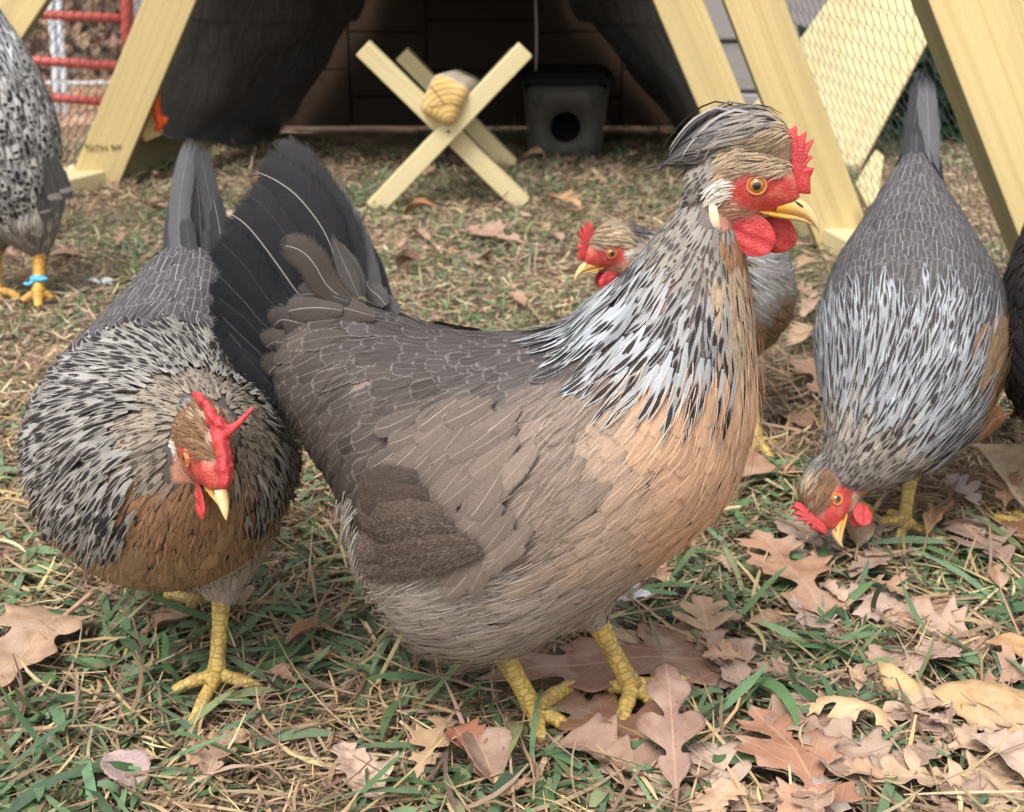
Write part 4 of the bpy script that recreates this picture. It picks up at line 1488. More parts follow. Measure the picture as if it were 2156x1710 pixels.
def make_head(H, hen, out, crest=1.0, comb='blade', wattle=1.0, lod=1.0, cap='tan', eyes=True, wsh=0.0, bill=1.0):
    w = H.w
    k = H.k
    # beak: upper and lower mandible
    rows_u = [(18, -14, 7, 8.6), (26, -13.5, 7.2, 8.6), (33, -14, 6.8, 7.6), (40, -16.5, 5.6, 6.2), (46, -21, 4.2, 4.6), (50.5, -27, 2.5, 2.6), (52.5, -32, .7, .7)]
    rows_l = [(5, -19, 1.5, 9.5), (13, -20.3, 2.6, 9.2), (23, -21.2, 3.0, 7.6), (33, -21.8, 2.7, 5.6), (41, -23.3, 2.0, 3.6), (46, -25.6, 1.2, 1.8), (48.5, -27.4, .4, .6)]
    prt, tin = [], []
    for rows, low in ((rows_u, 0), (rows_l, 1)):
        sf = H.loft(rows, 26, 24)
        V, F, T = sf.solid()
        pv = w((20, 0, -16)); V = pv + (V - pv) * bill
        F = np.concatenate([F, np.stack([T[:, 0], T[:, 1], T[:, 2], T[:, 2]], -1)[:0]]) if len(T) else F
        q = H.loc(pv + (V - pv) / bill)
        f = np.clip((q[:, 0] - 20) / 30, 0, 1)[:, None]
        c = (1 - f) * np.array([.66, .33, .045]) + f * np.array([.68, .50, .26])
        top = np.clip((q[:, 2] + 13) / 8, 0, 1)[:, None] * (1 - low)
        c = c * (1 - .55 * top) + np.array([.70, .50, .34]) * .55 * top
        if low: c = c * .92
        prt.append((V, F)); tin.append(np.concatenate([c, np.ones((len(c), 1))], 1))
    V, F = merge(prt)
    beak = obj_np('beak', V, F, BEAK, hen, {'tint': np.concatenate(tin)})
    for sd in (1, -1):
        V, F = ellipsoid(H, (33.5, 6.6 * sd, -11), (3.8, 1.1, .9), 0.5)
        obj_np('nostril', pv + (w(V) - pv) * bill, F, BEAK, beak, {'tint': np.tile(np.array([[.035, .015, .01, 1]]), (len(V), 1))})
    # eyes with ring
    if eyes:
        for sd in (1, -1):
            c = np.array([EYE_P[0], EYE_P[1] * sd, EYE_P[2]])
            nu, nv = 20, 28
            a = np.linspace(0, math.pi * .62, nu); b = np.linspace(0, 2 * math.pi, nv, endpoint=False)
            A, Bq = np.meshgrid(a, b, indexing='ij')
            p = c + 6.5 * np.stack([np.sin(A) * np.cos(Bq), sd * np.cos(A), np.sin(A) * np.sin(Bq)], -1)
            rr = np.sin(A).ravel()[:, None]
            pup = np.clip((.44 - rr) / .05, 0, 1); rim = np.clip((rr - .78) / .15, 0, 1); inn = np.clip((.62 - rr) / .25, 0, 1)
            col = np.array([.42, .17, .015]) * (1 - inn) + np.array([.24, .075, .008]) * inn
            col = col * (1 - rim) + np.array([.10, .05, .012]) * rim
            col = col * (1 - pup) + np.array([.004, .004, .004]) * pup
            idx = np.arange(nu * nv).reshape(nu, nv); r_ = np.roll(idx, -1, 1)
            F = np.stack([idx[:-1], idx[1:], r_[1:], r_[:-1]], -1).reshape(-1, 4)
            eye = obj_np('eye', w(p.reshape(-1, 3)), F, EYE, hen, {'tint': np.concatenate([col, np.ones((len(col), 1))], 1)})
            ang = np.linspace(0, 2 * math.pi, 33)
            ringp = np.stack([c[0] + 6.1 * np.cos(ang) * 1.06, np.full(33, (EYE_P[1] + 3.6) * sd), c[2] + 6.0 * np.sin(ang)], -1)
            V, F = tube_arrays(w(ringp), .95 * k, 8, False)
            obj_np('eyelid', V, F, LOBE, eye, {'tint': np.tile(np.array([[.55, .20, .09, 1]]), (len(V), 1))})
    # comb
    if comb == 'blade' or comb == 'small':
        z = 1.06 if comb == 'blade' else 0.85
        V, F = comb_blade([((x - 28) * z + 28, zz * z) for x, zz in COMB_STD])
        obj_np('comb', w(V), F, COMB, hen)
    elif comb == 'floppy':
        parts = []
        base = [(40, 0, -1), (38, 0, 8), (33, .5, 16), (27, 0, 23), (19, -1, 29), (10, -1, 32), (0, -2, 33)]
        rad = [4.0, 6.0, 6.0, 4.8, 5.0, 4.6, 3.0]
        rs = np.random.default_rng(4)
        K = spline(np.array(base), 26); rd = np.interp(np.linspace(0, 1, 26), np.linspace(0, 1, 7), rad) * (1 + .07 * rs.standard_normal(26))
        parts.append(tube_arrays(w(K), rd * k, 12))
        spr = spline(np.array([(27, -2, 22), (28, 5, 27), (25, 13, 31), (22, 21, 37)]), 12)
        parts.append(tube_arrays(w(spr), np.linspace(3.4, 1.5, 12) * k, 8))
        for (x, y, z, r) in ((20, -3, 34, 5), (24, 2, 31, 5), (3, -5, 36, 4.6), (-2, -7, 35, 4.2), (30, -2, 22, 4.6), (36, 2, 12, 5), (35, -3, 8, 5)):
            V, F = ellipsoid(H, (x, y, z), (r, r * .8, r * .9))
            parts.append((w(V), F))
        V, F = fuse_arrays(parts, .0011)
        c0 = w((34, 0, 4)); V = c0 + (V - c0) * 1.24
        q = H.loc(V); q[:, 1] *= np.where(q[:, 1] > 6, 1.0, .62); V = w(q)
        V = V + np.array([[mnoise.noise(Vector(tuple(v * 160))) * .0012 for _ in range(1)] * 3 for v in V])
        obj_np('comb', V, F, COMB, hen)
    # wattles and ear lobes
    for sd in (1, -1):
        V, F = ellipsoid(H, (6 + (wsh if sd > 0 else 0), 7.5 * sd, -36), (14.5 * wattle, 1.5, 14.5 * wattle), .45, 26, 40)
        lo = V[:, 2] + 38
        V[:, 1] += sd * (.8 * np.sin(V[:, 0] * .45 + .6) + .5 * np.sin(V[:, 2] * .55 + V[:, 0] * .2)) * (lo < 6)
        V[:, 0] += np.where(lo < 0, -lo * .10, lo * -.30)
        V[:, 1] += sd * .012 * lo ** 2 * (lo < 0)
        obj_np('wattle', w(V), F, COMB, hen)
        V, F = ellipsoid(H, (-24, 17.8 * sd, -26), (3.6, 2.6, 13), -.30, 16, 20)
        t = np.clip((V[:, 2] + 42) / 22, 0, 1)[:, None]
        c = t * np.array([.68, .66, .46]) + (1 - t) * np.array([.66, .36, .25])
        obj_np('earlobe', w(V), F, LOBE, hen, {'tint': np.concatenate([c, np.ones((len(c), 1))], 1)})
    skull = H.loft(SKULL)

    def bare(q):
        return ((q[:, 0] - 9) / 25.5) ** 2 + ((q[:, 2] + 5) / 14.5) ** 2

    def cls(P, N, s, th):
        q = H.loc(P)
        nm = np.full(len(P), '', dtype='<U8')
        b = bare(q) + .12 * RNG.standard_normal(len(q))
        tuft = (((q[:, 0] + 21) / 9) ** 2 + ((q[:, 2] + 5) / 8) ** 2) < 1
        low = (q[:, 2] < -12)
        nm[(b > 1.12)] = 'capT' if cap == 'tan' else 'capB'
        nm[(b > 1.0) & low] = 'cheek'
        nm[(b > 1.0) & (q[:, 0] < -24)] = 'hackU' if crest > 0 else 'cheek'
        nm[tuft] = 'white'
        nm[(q[:, 0] > 22) & (q[:, 2] < 10)] = ''
        return nm

    def flow(P, N, s, t):
        q = H.loc(P)
        f = np.clip((-14 - q[:, :1]) / 12, 0, 1)
        return H.d((-1, 0, -.12)) * (1 - f) + H.d((-.55, 0, -1)) * f
    plumage(skull, cls, flow, int(9000 * lod), out)
    solids = [skull]
    if crest > 0:
        rows = [(x, 14 + (z - 14) * (.55 + .45 * crest), a * crest, b * (.6 + .4 * crest)) for x, z, a, b in CRESTL]
        cr = H.loft(rows)
        solids.append(cr)

        def cls2(P, N, s, th):
            q = H.loc(P)
            nm = np.full(len(P), 'capG', dtype='<U8')
            f = q[:, 0] + .5 * (24 - q[:, 2]) + 5 * RNG.standard_normal(len(q))
            nm[f > -22] = 'capL'
            nm[(f > -6) & (q[:, 2] < 41)] = 'capT'
            nm[(q[:, 0] > 14) & (q[:, 2] < 30)] = 'capB'
            if cap != 'tan':
                nm[f > 2] = 'capB'
            return nm

        def flow2(P, N, s, t):
            return np.broadcast_to(H.d((-1, 0, -.25)), P.shape)
        plumage(cr, cls2, flow2, int(8000 * lod), out)
        # long plumes sweeping back over the nape
        for i in range(int(34 * lod)):
            y = RNG.uniform(-11, 11); x = RNG.uniform(-18, 16); e = RNG.uniform(.7, 1.15)
            z1 = 14 + (34 + RNG.uniform(-2, 4) - abs(y) * .5) * crest
            K = [w((x, y, z1 - 4)), w((x - 14 * e, y * 1.1, z1 + 1)), w((x - 28 * e, y * 1.25, z1 - 7 * e)), w((x - 38 * e, y * 1.4, z1 - 20 * e)), w((x - 44 * e, y * 1.5, z1 - 33 * e))]
            d = RNG.random()
            quill(K, H.d((-.3, np.sign(y) * .5, 1)), RNG.uniform(1.2, 2.1) * k, out, CREST,
                  (.07, .062, .065) if d < .5 else (.27, .25, .225), (.40, .37, .34, .8), .55, (.4, .38, .35, .3), .06, rows=12, prof='lance', rag=.08)
    return solids, bare


def comb_blade(outline):
    """serrated single comb: outline in x-z (mm), fat in the middle, thin at the points"""
    o = np.array(outline, float)
    m = len(o)
    d = np.linspace(0, m, m * 4, endpoint=False)
    Kp = np.concatenate([o[-2:], o, o[:3]])
    i = d.astype(int); f = (d - i)[:, None]
    p0, p1, p2, p3 = Kp[i + 1], Kp[i + 2], Kp[i + 3], Kp[i + 4]
    O = .5 * (2 * p1 + (p2 - p0) * f * .7 + (2 * p0 - 5 * p1 + 4 * p2 - p3) * f ** 2 * .7 + (2 * p1 * 0) + f ** 3 * 0) if False else p1 * (1 - f) + p2 * f
    c = np.array([30.0, 11.0])
    lev = [(1.0, .8), (.97, 1.7), (.90, 2.4), (.72, 3.0), (.4, 3.4), (.0, 3.5)]
    V, n = [], len(O)
    for sd in (1, -1):
        for sc, y in lev:
            q = c + (O - c) * sc
            V.append(np.stack([q[:, 0], np.full(n, y * sd), q[:, 1]], -1))
    V = np.concatenate(V)
    F = []
    R_ = len(lev)
    for s in range(2):
        for r in range(R_ - 1):
            for k in range(n):
                a, b = (s * R_ + r) * n + k, (s * R_ + r) * n + (k + 1) % n
                F.append((a, b, b + n, a + n) if s else (a, a + n, b + n, b))
    for k in range(n):
        a, b = k, (k + 1) % n
        F.append((a, b, R_ * n + b, R_ * n + a))
    return V, np.array(F)


# ------------------------------------------------------------------ body solid: everything fused into one continuous skin
def fuse(solids, hen, tint_fn, voxel=0.003):
    V, F3, F4, o = [], [], [], 0
    for sf in solids:
        v, f, t = sf.solid()
        V.append(v); F4.append(f + o); F3.append(t + o); o += len(v)
    V = np.concatenate(V)
    faces = [tuple(int(x) for x in f) for a in F4 for f in a] + [tuple(int(x) for x in f) for a in F3 for f in a]
    me = bpy.data.meshes.new('body_src')
    me.from_pydata([tuple(v) for v in V], [], faces)
    bm = bmesh.new(); bm.from_mesh(me); bmesh.ops.recalc_face_normals(bm, faces=bm.faces); bm.to_mesh(me); bm.free()
    tmp = bpy.data.objects.new('body_src', me); C.objects.link(tmp)
    rm = tmp.modifiers.new('r', 'REMESH'); rm.mode = 'VOXEL'; rm.voxel_size = voxel; rm.use_smooth_shade = True
    sm = tmp.modifiers.new('s', 'SMOOTH'); sm.iterations = 4; sm.factor = 0.5
    dg = bpy.context.evaluated_depsgraph_get(); dg.update()
    m2 = bpy.data.meshes.new_from_object(tmp.evaluated_get(dg))
    C.objects.unlink(tmp); bpy.data.objects.remove(tmp); bpy.data.meshes.remove(me)
    n = len(m2.vertices)
    co = np.empty(n * 3, np.float32); m2.vertices.foreach_get('co', co); co = co.reshape(-1, 3)
    a = m2.attributes.new('tint', 'FLOAT_COLOR', 'POINT')
    a.data.foreach_set('color', np.concatenate([tint_fn(co), np.ones((n, 1))], 1).astype(np.float32).ravel())
    m2.name = 'body'
    m2.materials.clear(); m2.materials.append(SKIN)
    ob = bpy.data.objects.new('body', m2)
    return link(ob, hen)


def body_tint(H, bare, ground=(.13, .11, .10)):
    def fn(co):
        c = np.tile(np.array(ground), (len(co), 1))
        if H is None: return c
        q = H.loc(co)
        near = (np.abs(q[:, 0] - 8) < 30) & (np.abs(q[:, 1]) < 20) & (np.abs(q[:, 2] + 2) < 31)
        b = bare(q)
        red = np.clip((1.25 - b) / .5, 0, 1)[:, None]
        pink = np.array([.50, .235, .165])
        cc = pink * (1 - red) + np.array([.46, .055, .045]) * red
        cap = (q[:, 2] > 11)[:, None]
        cc = np.where(cap, np.array([.30, .21, .14]), cc)
        c[near] = cc[near]
        far = near & (q[:, 0] < -26)
        c[far] = (.30, .26, .22)
        return c
    return fn


# ------------------------------------------------------------------ legs
def make_leg(hen, hock, ankle, toes, mat=LEG, r=0.0062, label=None, band=None):
    """hock and ankle in world space; toes: tip points on the ground"""
    hock, ankle = np.array(tuple(hock)), np.array(tuple(ankle))
    prt, luv = [], []

    def add(K, rad, v0, claw=False, flat=1.0):
        V, F = tube_arrays(K, rad, 14)
        n = len(K)
        a = np.tile(np.linspace(0, 1, 14, endpoint=False), n)
        d = np.concatenate([[0], np.cumsum(np.linalg.norm(np.diff(K, axis=0), axis=1))]) + v0
        cl = np.clip((np.linspace(0, 1, n) - .80) / .06, 0, 1) if claw else np.zeros(n)
        luv.append(np.stack([a, np.repeat(d, 14), np.repeat(cl, 14), np.ones(n * 14)], -1))
        prt.append((V, F))
    t = np.linspace(0, 1, 16)[:, None]
    sh = hock * (1 - t) + ankle * t
    rad = np.interp(np.linspace(0, 1, 16), [0, .12, .45, .8, 1], [1.5, 1.25, .95, 1.0, 1.25]) * r
    add(sh, rad, 0)
    # ball of the foot
    add(np.array([ankle + (0, 0, r * .6), ankle, ankle - (0, 0, r * 1.0)]), np.array([r * .9, r * 1.3, r * .7]), .2)
    for i, tip in enumerate(toes):
        tip = np.array(tuple(tip))
        d = tip - ankle; L = np.linalg.norm(d)
        K = [ankle + d * 0.02, ankle + d * .28 + (0, 0, r * .25), ankle + d * .55 + (0, 0, r * .55), ankle + d * .78 + (0, 0, r * .55), ankle + d * .90 + (0, 0, r * .6), tip]
        K = spline(np.array(K), 22)
        u = np.linspace(0, 1, 22)
        rd = r * (np.interp(u, [0, .3, .6, .8, .84, .9, 1], [.95, .82, .74, .62, .46, .36, .06]) * (1 + .07 * np.sin(u * 24)))
        add(K, rd, .3 + i, claw=True)
    V, F = merge(prt)
    lg = obj_np('leg', V, F, mat, hen, {'luv': np.concatenate(luv)})
    if band is not None:
        ax = (ankle - hock) / np.linalg.norm(ankle - hock)
        c = hock + (ankle - hock) * band[0]
        K = np.array([c - ax * .005, c - ax * .003, c + ax * .003, c + ax * .005])
        V, F = tube_arrays(K, np.array([1.15, 1.45, 1.45, 1.15]) * r, 16)
        K2 = spline(np.array([c + (-.006, -.008, 0), c + (.005, -.010, .002), c + (.016, -.008, .004)]), 8)
        V2, F2 = tube_arrays(K2, 0.0022, 6)
        K3 = spline(np.array([c + (-.004, -.010, 0), c + (-.012, -.012, -.004), c + (-.018, -.010, -.003)]), 8)
        V3, F3 = tube_arrays(K3, 0.0026, 6)
        b = obj_np('leg_band', *merge([(V, F), (V2, F2), (V3, F3)]), band[1], lg)
    return lg


def thigh(top, hock, r0, r1, bulge=1.0):
    top, hock = np.array(tuple(top)), np.array(tuple(hock))
    ax = nrm(hock - top)
    a = nrm(np.cross(ax, np.array([0, 1.0, 0.13]))); b = np.cross(ax, a)
    t = np.array([0, .3, .65, 1.0])
    Ck = top + (hock - top) * t[:, None]
    rr = np.array([r0, r0 * .95 * bulge, (r0 + r1) * .52, r1])
    return Surf(Ck, a * rr[:, None], b * rr[:, None], 24, 24)
def inside(q, poly):
    c = np.zeros(len(q), bool)
    n = len(poly)
    for i in range(n):
        (x0, y0), (x1, y1) = poly[i], poly[(i + 1) % n]
        hit = ((y0 > q[:, 1]) != (y1 > q[:, 1])) & (q[:, 0] < (x1 - x0) * (q[:, 1] - y0) / (y1 - y0 + 1e-9) + x0)
        c ^= hit
    return c


# ------------------------------------------------------------------ the hen in front, seen from her right side
def main_hen():
    hen = empty('hen', (0.03, 0.915, 0), 'large grey hen with crest and salmon breast standing side-on nearest the camera', 'hen', 'crested hens in the run')
    Y0 = 0.93
    st = [  # dorsal px, ventral px, Y, half width
        (1490, 375, 1545, 470, .888, .010), (1458, 385, 1572, 548, .890, .021), (1397, 462, 1590, 640, .893, .036), (1340, 532, 1596, 745, .898, .050),
        (1284, 596, 1595, 885, .903, .065), (1232, 640, 1535, 1050, .908, .079), (1190, 680, 1388, 1178, .913, .087), (1130, 698, 1230, 1280, .918, .095),
        (1050, 704, 1070, 1358, .925, .099), (960, 700, 905, 1335, .932, .097), (885, 682, 808, 1228, .938, .088), (805, 652, 745, 1062, .945, .073),
        (715, 628, 672, 955, .952, .055), (640, 640, 608, 860, .958, .036), (590, 690, 585, 800, .963, .018)]
    Ck, Dk, Lk = [], [], []
    for dx, dy, vx, vy, Y, rl in st:
        d, v = np.array(at(dx, dy, Y)), np.array(at(vx, vy, Y))
        c = (d + v) / 2; D = (d - v) / 2
        m = np.linalg.norm(D)
        Ck.append(c); Dk.append(D * max(.4, (m - .0042) / m)); Lk.append(np.array([-.10, -1, 0]) * rl)
    sf = Surf(Ck, Dk, Lk, 110, 72)
    H = Head(at(1587, 381, .884), (.985, -.10, -.10), (.08, 0, 1), .00090)
    out = {}
    solids, bare = make_head(H, hen, out, 1.0, 'blade', 1.06, 1.0, wsh=16, bill=.96)
    th = thigh(at(1190, 1190, .95), at(1248, 1300, .945), .038, .012)
    fuse([sf] + solids + [th], hen, body_tint(H, bare), .0028)
    bvh = bvh_of(sf)

    seeds = [
        ((1480, 400), 'hackU'), ((1430, 440), 'hackU'), ((1500, 480), 'hackU'), ((1400, 490), 'hackU'), ((1490, 540), 'hackU'), ((1440, 540), 'hackU'),
        ((1350, 540), 'hackM'), ((1380, 600), 'hackM'), ((1450, 620), 'hackM'), ((1500, 640), 'hackM'), ((1320, 590), 'hackM'), ((1430, 690), 'hackM'), ((1500, 720), 'hackM'),
        ((1295, 640), 'hackL'), ((1275, 690), 'hackL'), ((1340, 700), 'hackL'), ((1325, 750), 'hackL'), ((1400, 740), 'hackL'), ((1455, 750), 'hackL'), ((1500, 745), 'hackL'), ((1240, 690), 'hackL'), ((1310, 610), 'hackL'),
        ((1195, 705), 'back'), ((1170, 750), 'back'), ((1225, 750), 'back'), ((1265, 815), 'should'), ((1230, 850), 'should'), ((1335, 835), 'breast2'), ((1395, 835), 'breast'), ((1450, 830), 'breast'), ((1510, 825), 'breast'),
        ((1550, 560), 'throat'), ((1545, 640), 'throat'), ((1585, 650), 'throat'), ((1550, 720), 'throat'), ((1580, 570), 'throatR'), ((1560, 530), 'throatR'), ((1590, 720), 'breast'), ((1575, 690), 'throat'),
        ((1110, 735), 'back'), ((1040, 715), 'back'), ((960, 715), 'back'), ((890, 700), 'back'), ((1090, 790), 'back'), ((1000, 770), 'back'), ((900, 740), 'back'), ((820, 690), 'back'),
        ((750, 680), 'saddle'), ((680, 690), 'saddle'), ((640, 760), 'saddle'), ((750, 780), 'saddle'), ((680, 870), 'saddle'), ((850, 790), 'saddle'), ((930, 820), 'saddle'), ((720, 950), 'saddle'), ((650, 930), 'saddle'), ((800, 880), 'saddle'), ((740, 1010), 'saddle'),
        ((1080, 860), 'covert'), ((1000, 870), 'covert'), ((920, 930), 'covert'), ((1000, 1000), 'covert'), ((830, 960), 'saddle'), ((1060, 960), 'covert'), ((1000, 1110), 'covert'), ((1080, 1090), 'covert'),
        ((1180, 860), 'should'), ((1230, 920), 'should'), ((1170, 960), 'should'), ((1150, 1050), 'should'), ((1250, 1020), 'should'), ((1180, 1130), 'should'),
        ((1330, 950), 'breast2'), ((1300, 1080), 'breast2'), ((1290, 890), 'breast2'), ((1300, 1180), 'breast2'), ((1370, 1050), 'breast2'), ((1210, 1190), 'breast2'), ((1390, 1180), 'breast2'),
        ((1400, 900), 'breast'), ((1470, 870), 'breast'), ((1560, 820), 'breast'), ((1500, 980), 'breast'), ((1580, 880), 'breast'), ((1450, 1050), 'breast'), ((1550, 950), 'breast'), ((1480, 1110), 'breast'), ((1540, 1030), 'breast'), ((1440, 1160), 'breast'),
        ((1120, 1230), 'belly'), ((950, 1240), 'belly'), ((1220, 1250), 'belly'), ((850, 1250), 'belly'), ((1050, 1330), 'belly'), ((1300, 1250), 'belly'), ((790, 1200), 'belly'), ((900, 1330), 'belly'), ((1150, 1310), 'belly'), ((1370, 1220), 'belly'),
        ((735, 1090), 'fluff'), ((745, 1160), 'fluff')]
    SP = np.array([s[0] for s in seeds], float); SN = np.array([s[1] for s in seeds])
    fl = [((1480, 400), (-.5, .85)), ((1560, 560), (-.12, 1)), ((1400, 560), (-.5, .86)), ((1300, 640), (-.6, .8)), ((1250, 740), (-.58, .81)), ((1190, 790), (-.66, .75)), ((1450, 760), (-.3, .95)), ((1350, 760), (-.5, .86)), ((1560, 700), (-.05, 1)),
          ((1500, 880), (-.3, .95)), ((1580, 850), (-.05, 1)), ((1500, 1000), (-.55, .83)), ((1400, 1000), (-.7, .7)), ((1300, 900), (-.62, .78)), ((1400, 1150), (-.85, .5)), ((1250, 1100), (-.85, .5)), ((1550, 980), (-.4, .9)),
          ((1100, 850), (-.65, .75)), ((1000, 950), (-.52, .85)), ((900, 1050), (-.5, .87)), ((1150, 1000), (-.65, .75)), ((1000, 1100), (-.55, .83)),
          ((1050, 725), (-.92, .35)), ((900, 740), (-.82, .55)), ((800, 760), (-.75, .65)), ((700, 800), (-.75, .65)), ((640, 850), (-.6, .8)), ((720, 950), (-.45, .9)), ((700, 670), (-.95, .25)), ((640, 700), (-1, 0)), ((850, 850), (-.7, .7)),
          ((1100, 1250), (-.95, .3)), ((900, 1280), (-.9, .4)), ((1250, 1250), (-.92, .35)), ((760, 1100), (-.5, .85)), ((800, 1230), (-.75, .65))]
    FP = np.array([f[0] for f in fl], float)
    FD = nrm(np.array([np.array(at(p[0] + d[0] * 20, p[1] + d[1] * 20, Y0)) - np.array(at(p[0], p[1], Y0)) for p, d in fl]))

    def near_px(s_, th):
        thn = np.where(th > math.pi, 2 * math.pi - th, th)
        return proj(sf.pos(s_, thn / (2 * math.pi) * sf.nt))

    def cls(P, N, s, th):
        q = near_px(s * (sf.ns - 1), th) + RNG.normal(0, 13, (len(P), 2))
        nm = SN[((q[:, None] - SP[None]) ** 2).sum(-1).argmin(1)].astype('<U8')
        hq = H.loc(P)
        nm[(hq[:, 0] > -22) & (hq[:, 2] > -30) & (np.abs(hq[:, 0]) < 60)] = ''
        sec = inside(q, [(772, 985), (860, 1045), (960, 1115), (1100, 1160), (1090, 1182), (1000, 1196), (762, 1212), (735, 1100)])
        nm[sec] = ''
        nm[s < .02] = ''
        return nm

    def flow(P, N, s, t):
        q = near_px(s, np.mod(t, sf.nt) / sf.nt * 2 * math.pi)
        w = 1 / (((q[:, None] - FP[None]) ** 2).sum(-1) + 400.0) ** 1.6
        return (w[..., None] * FD[None]).sum(1)

    def hx(P, q):
        if q == 'covert':
            px = proj(P)
            return .0035 + .0035 * np.clip((px[:, 1] - 900) / 220, 0, 1)
        return .0 if q != 'hackL' else .002
    plain = np.array([not n.startswith(('hack', 'thro', 'fluff')) for n in SN])
    SC = np.array([TY[n]['base'] for n in SN])

    def blend(P, s, t, q):
        if q.startswith(('hack', 'thro', 'fluff')): return None
        px = near_px(s, np.mod(t, sf.nt) / sf.nt * 2 * math.pi)
        w = 1 / (((px[:, None] - SP[None, plain]) ** 2).sum(-1) + 900.0) ** 2
        return (w[..., None] * SC[None, plain]).sum(1) / w.sum(1)[:, None]
    plumage(sf, cls, flow, 80000, out, hx=hx, blend=blend)

    # loose single barbs over the whole coat
    def blend_b(P, s, t, q):
        px = near_px(s, np.mod(t, sf.nt) / sf.nt * 2 * math.pi)
        w = 1 / (((px[:, None] - SP[None, plain]) ** 2).sum(-1) + 900.0) ** 2
        return 1.25 * (w[..., None] * SC[None, plain]).sum(1) / w.sum(1)[:, None]

    def cls_b(P, N, s, th):
        nm = cls(P, N, s, th)
        sparse = (nm == 'back') | (nm == 'saddle') | ((nm == 'covert') & (RNG.random(len(P)) < .8))
        nm[(nm != '') & ~np.char.startswith(nm, 'hack') & ~np.char.startswith(nm, 'thro')] = 'barb'
        nm[nm != 'barb'] = ''
        nm[sparse & (RNG.random(len(P)) < .93)] = ''
        return nm
    plumage(sf, cls_b, flow, 30000, out, hx=lambda P, q: .0005 + .003 * RNG.random(len(P)), blend=blend_b)

    # wispy barbs loosening the belly and vent outline
    def cls_w(P, N, s, th):
        nm = np.full(len(P), '', dtype='<U8')
        px = near_px(s * (sf.ns - 1), th)
        nm[(px[:, 1] > 1180) | ((px[:, 0] < 780) & (px[:, 1] > 1040))] = 'wisp'
        return nm
    plumage(sf, cls_w, flow, 9000, out, hx=lambda P, q: .006)

    def down(P, N, s, t): return np.broadcast_to(np.array([-.25, -.1, -1.0]), P.shape)
    plumage(th, lambda P, N, s, a: np.where(s < .95, 'thigh', ''), down, 1500, out)

    def surf_pt(px, py, h):
        d = ray(px, py)
        loc, n, i, dist = bvh.ray_cast(CAMP, d.normalized())
        if loc is None:
            return at(px, py, .84)
        return loc - d.normalized() * h

    # folded flight feathers: mottled secondaries closing the wing behind and below
    z5 = lambda x, y: (603.7 + x / 3.099, 776.1 + y / 3.099)
    SEC = [([(1280, 1185), (900, 1285), (620, 1325), (478, 1322)], .0105, .006), ([(1250, 1160), (860, 1215), (590, 1265), (450, 1235)], .0125, .0075), ([(1180, 1110), (800, 1130), (560, 1165), (434, 1130)], .0130, .009),
           ([(1100, 1030), (760, 1035), (540, 1060), (430, 1020)], .0130, .0105), ([(1020, 930), (720, 940), (540, 955), (442, 920)], .0130, .012), ([(930, 820), (700, 840), (550, 850), (462, 825)], .0125, .0135), ([(860, 700), (690, 730), (560, 750), (490, 740)], .0120, .015)]
    for i, (K, W, h) in enumerate(SEC):
        pts = [surf_pt(*z5(*q), (h * .7 + .0165) * (.8 + .2 * min(1, j / 1.5))) for j, q in enumerate(K)]
        quill(pts, (0.1, -1, .15), W, out, (WING, 0), (.062, .046, .037) if i < 6 else (.072, .058, .050), (.028, .022, .019, .8), .80, (.14, .11, .09, .6), .03, pep=.6 if i < 5 else .3, cup=.16, jit=.12, rag=.03)

    # tail: a steep tented fan of black-grey feathers
    z1 = lambda x, y: (431 + x / 2.959, 284.6 + y / 2.959)
    TAIL = [  # path, Y at base/tip, half width, colour
        ([(1150, 1010), (1040, 800), (900, 560), (760, 380)], .985, .0085, (.060, .058, .062)),
        ([(1080, 1000), (980, 760), (830, 470), (600, 190), (520, 115)], .978, .0125, (.23, .225, .23)),
        ([(960, 1000), (880, 700), (720, 370), (560, 180), (415, 82)], .970, .0165, (.070, .068, .071)),
        ([(860, 960), (770, 645), (610, 405), (470, 285), (330, 215)], .962, .0190, (.052, .052, .056)),
        ([(760, 1020), (640, 800), (470, 560), (370, 430), (265, 360)], .957, .0165, (.046, .046, .051)),
        ([(660, 1080), (575, 975), (400, 720), (280, 560), (175, 475)], .952, .0185, (.040, .041, .047)),
        ([(560, 1130), (430, 1060), (285, 850), (180, 720), (95, 640)], .948, .0170, (.034, .036, .042)),
        ([(510, 1260), (375, 1185), (260, 1050), (160, 940), (78, 850)], .945, .0160, (.030, .031, .037)),
        ([(500, 1340), (370, 1260), (250, 1140), (150, 1060), (80, 985)], .943, .0150, (.027, .028, .033)),
        ([(520, 1460), (395, 1405), (275, 1290), (175, 1190), (98, 1110)], .941, .0150, (.027, .028, .033)),
        ([(540, 1580), (440, 1540), (310, 1420), (215, 1300), (140, 1200)], .939, .0140, (.030, .031, .035)),
        ([(560, 1660), (490, 1620), (390, 1530), (300, 1420), (215, 1330)], .937, .0120, (.032, .032, .037))]
    for i, (K, Y, W, col) in enumerate(TAIL):
        n_ = len(K)
        pts = [at(*z1(q[0] - (38 if 2 <= i <= 6 else 12) * (j / (n_ - 1)) ** 2, q[1]), Y + .014 * (j / (n_ - 1)) * (1 if i < 6 else .3)) for j, q in enumerate(K)]
        quill(pts, (.25, -1, .1), W * 1.06, out, 'tail', tuple(c * .36 for c in col), (.10, .098, .10, .25), .93, (.62, .58, .54, 0.38 if i in (3, 5) else .05), .030, cup=.32, rag=.045, rows=22)
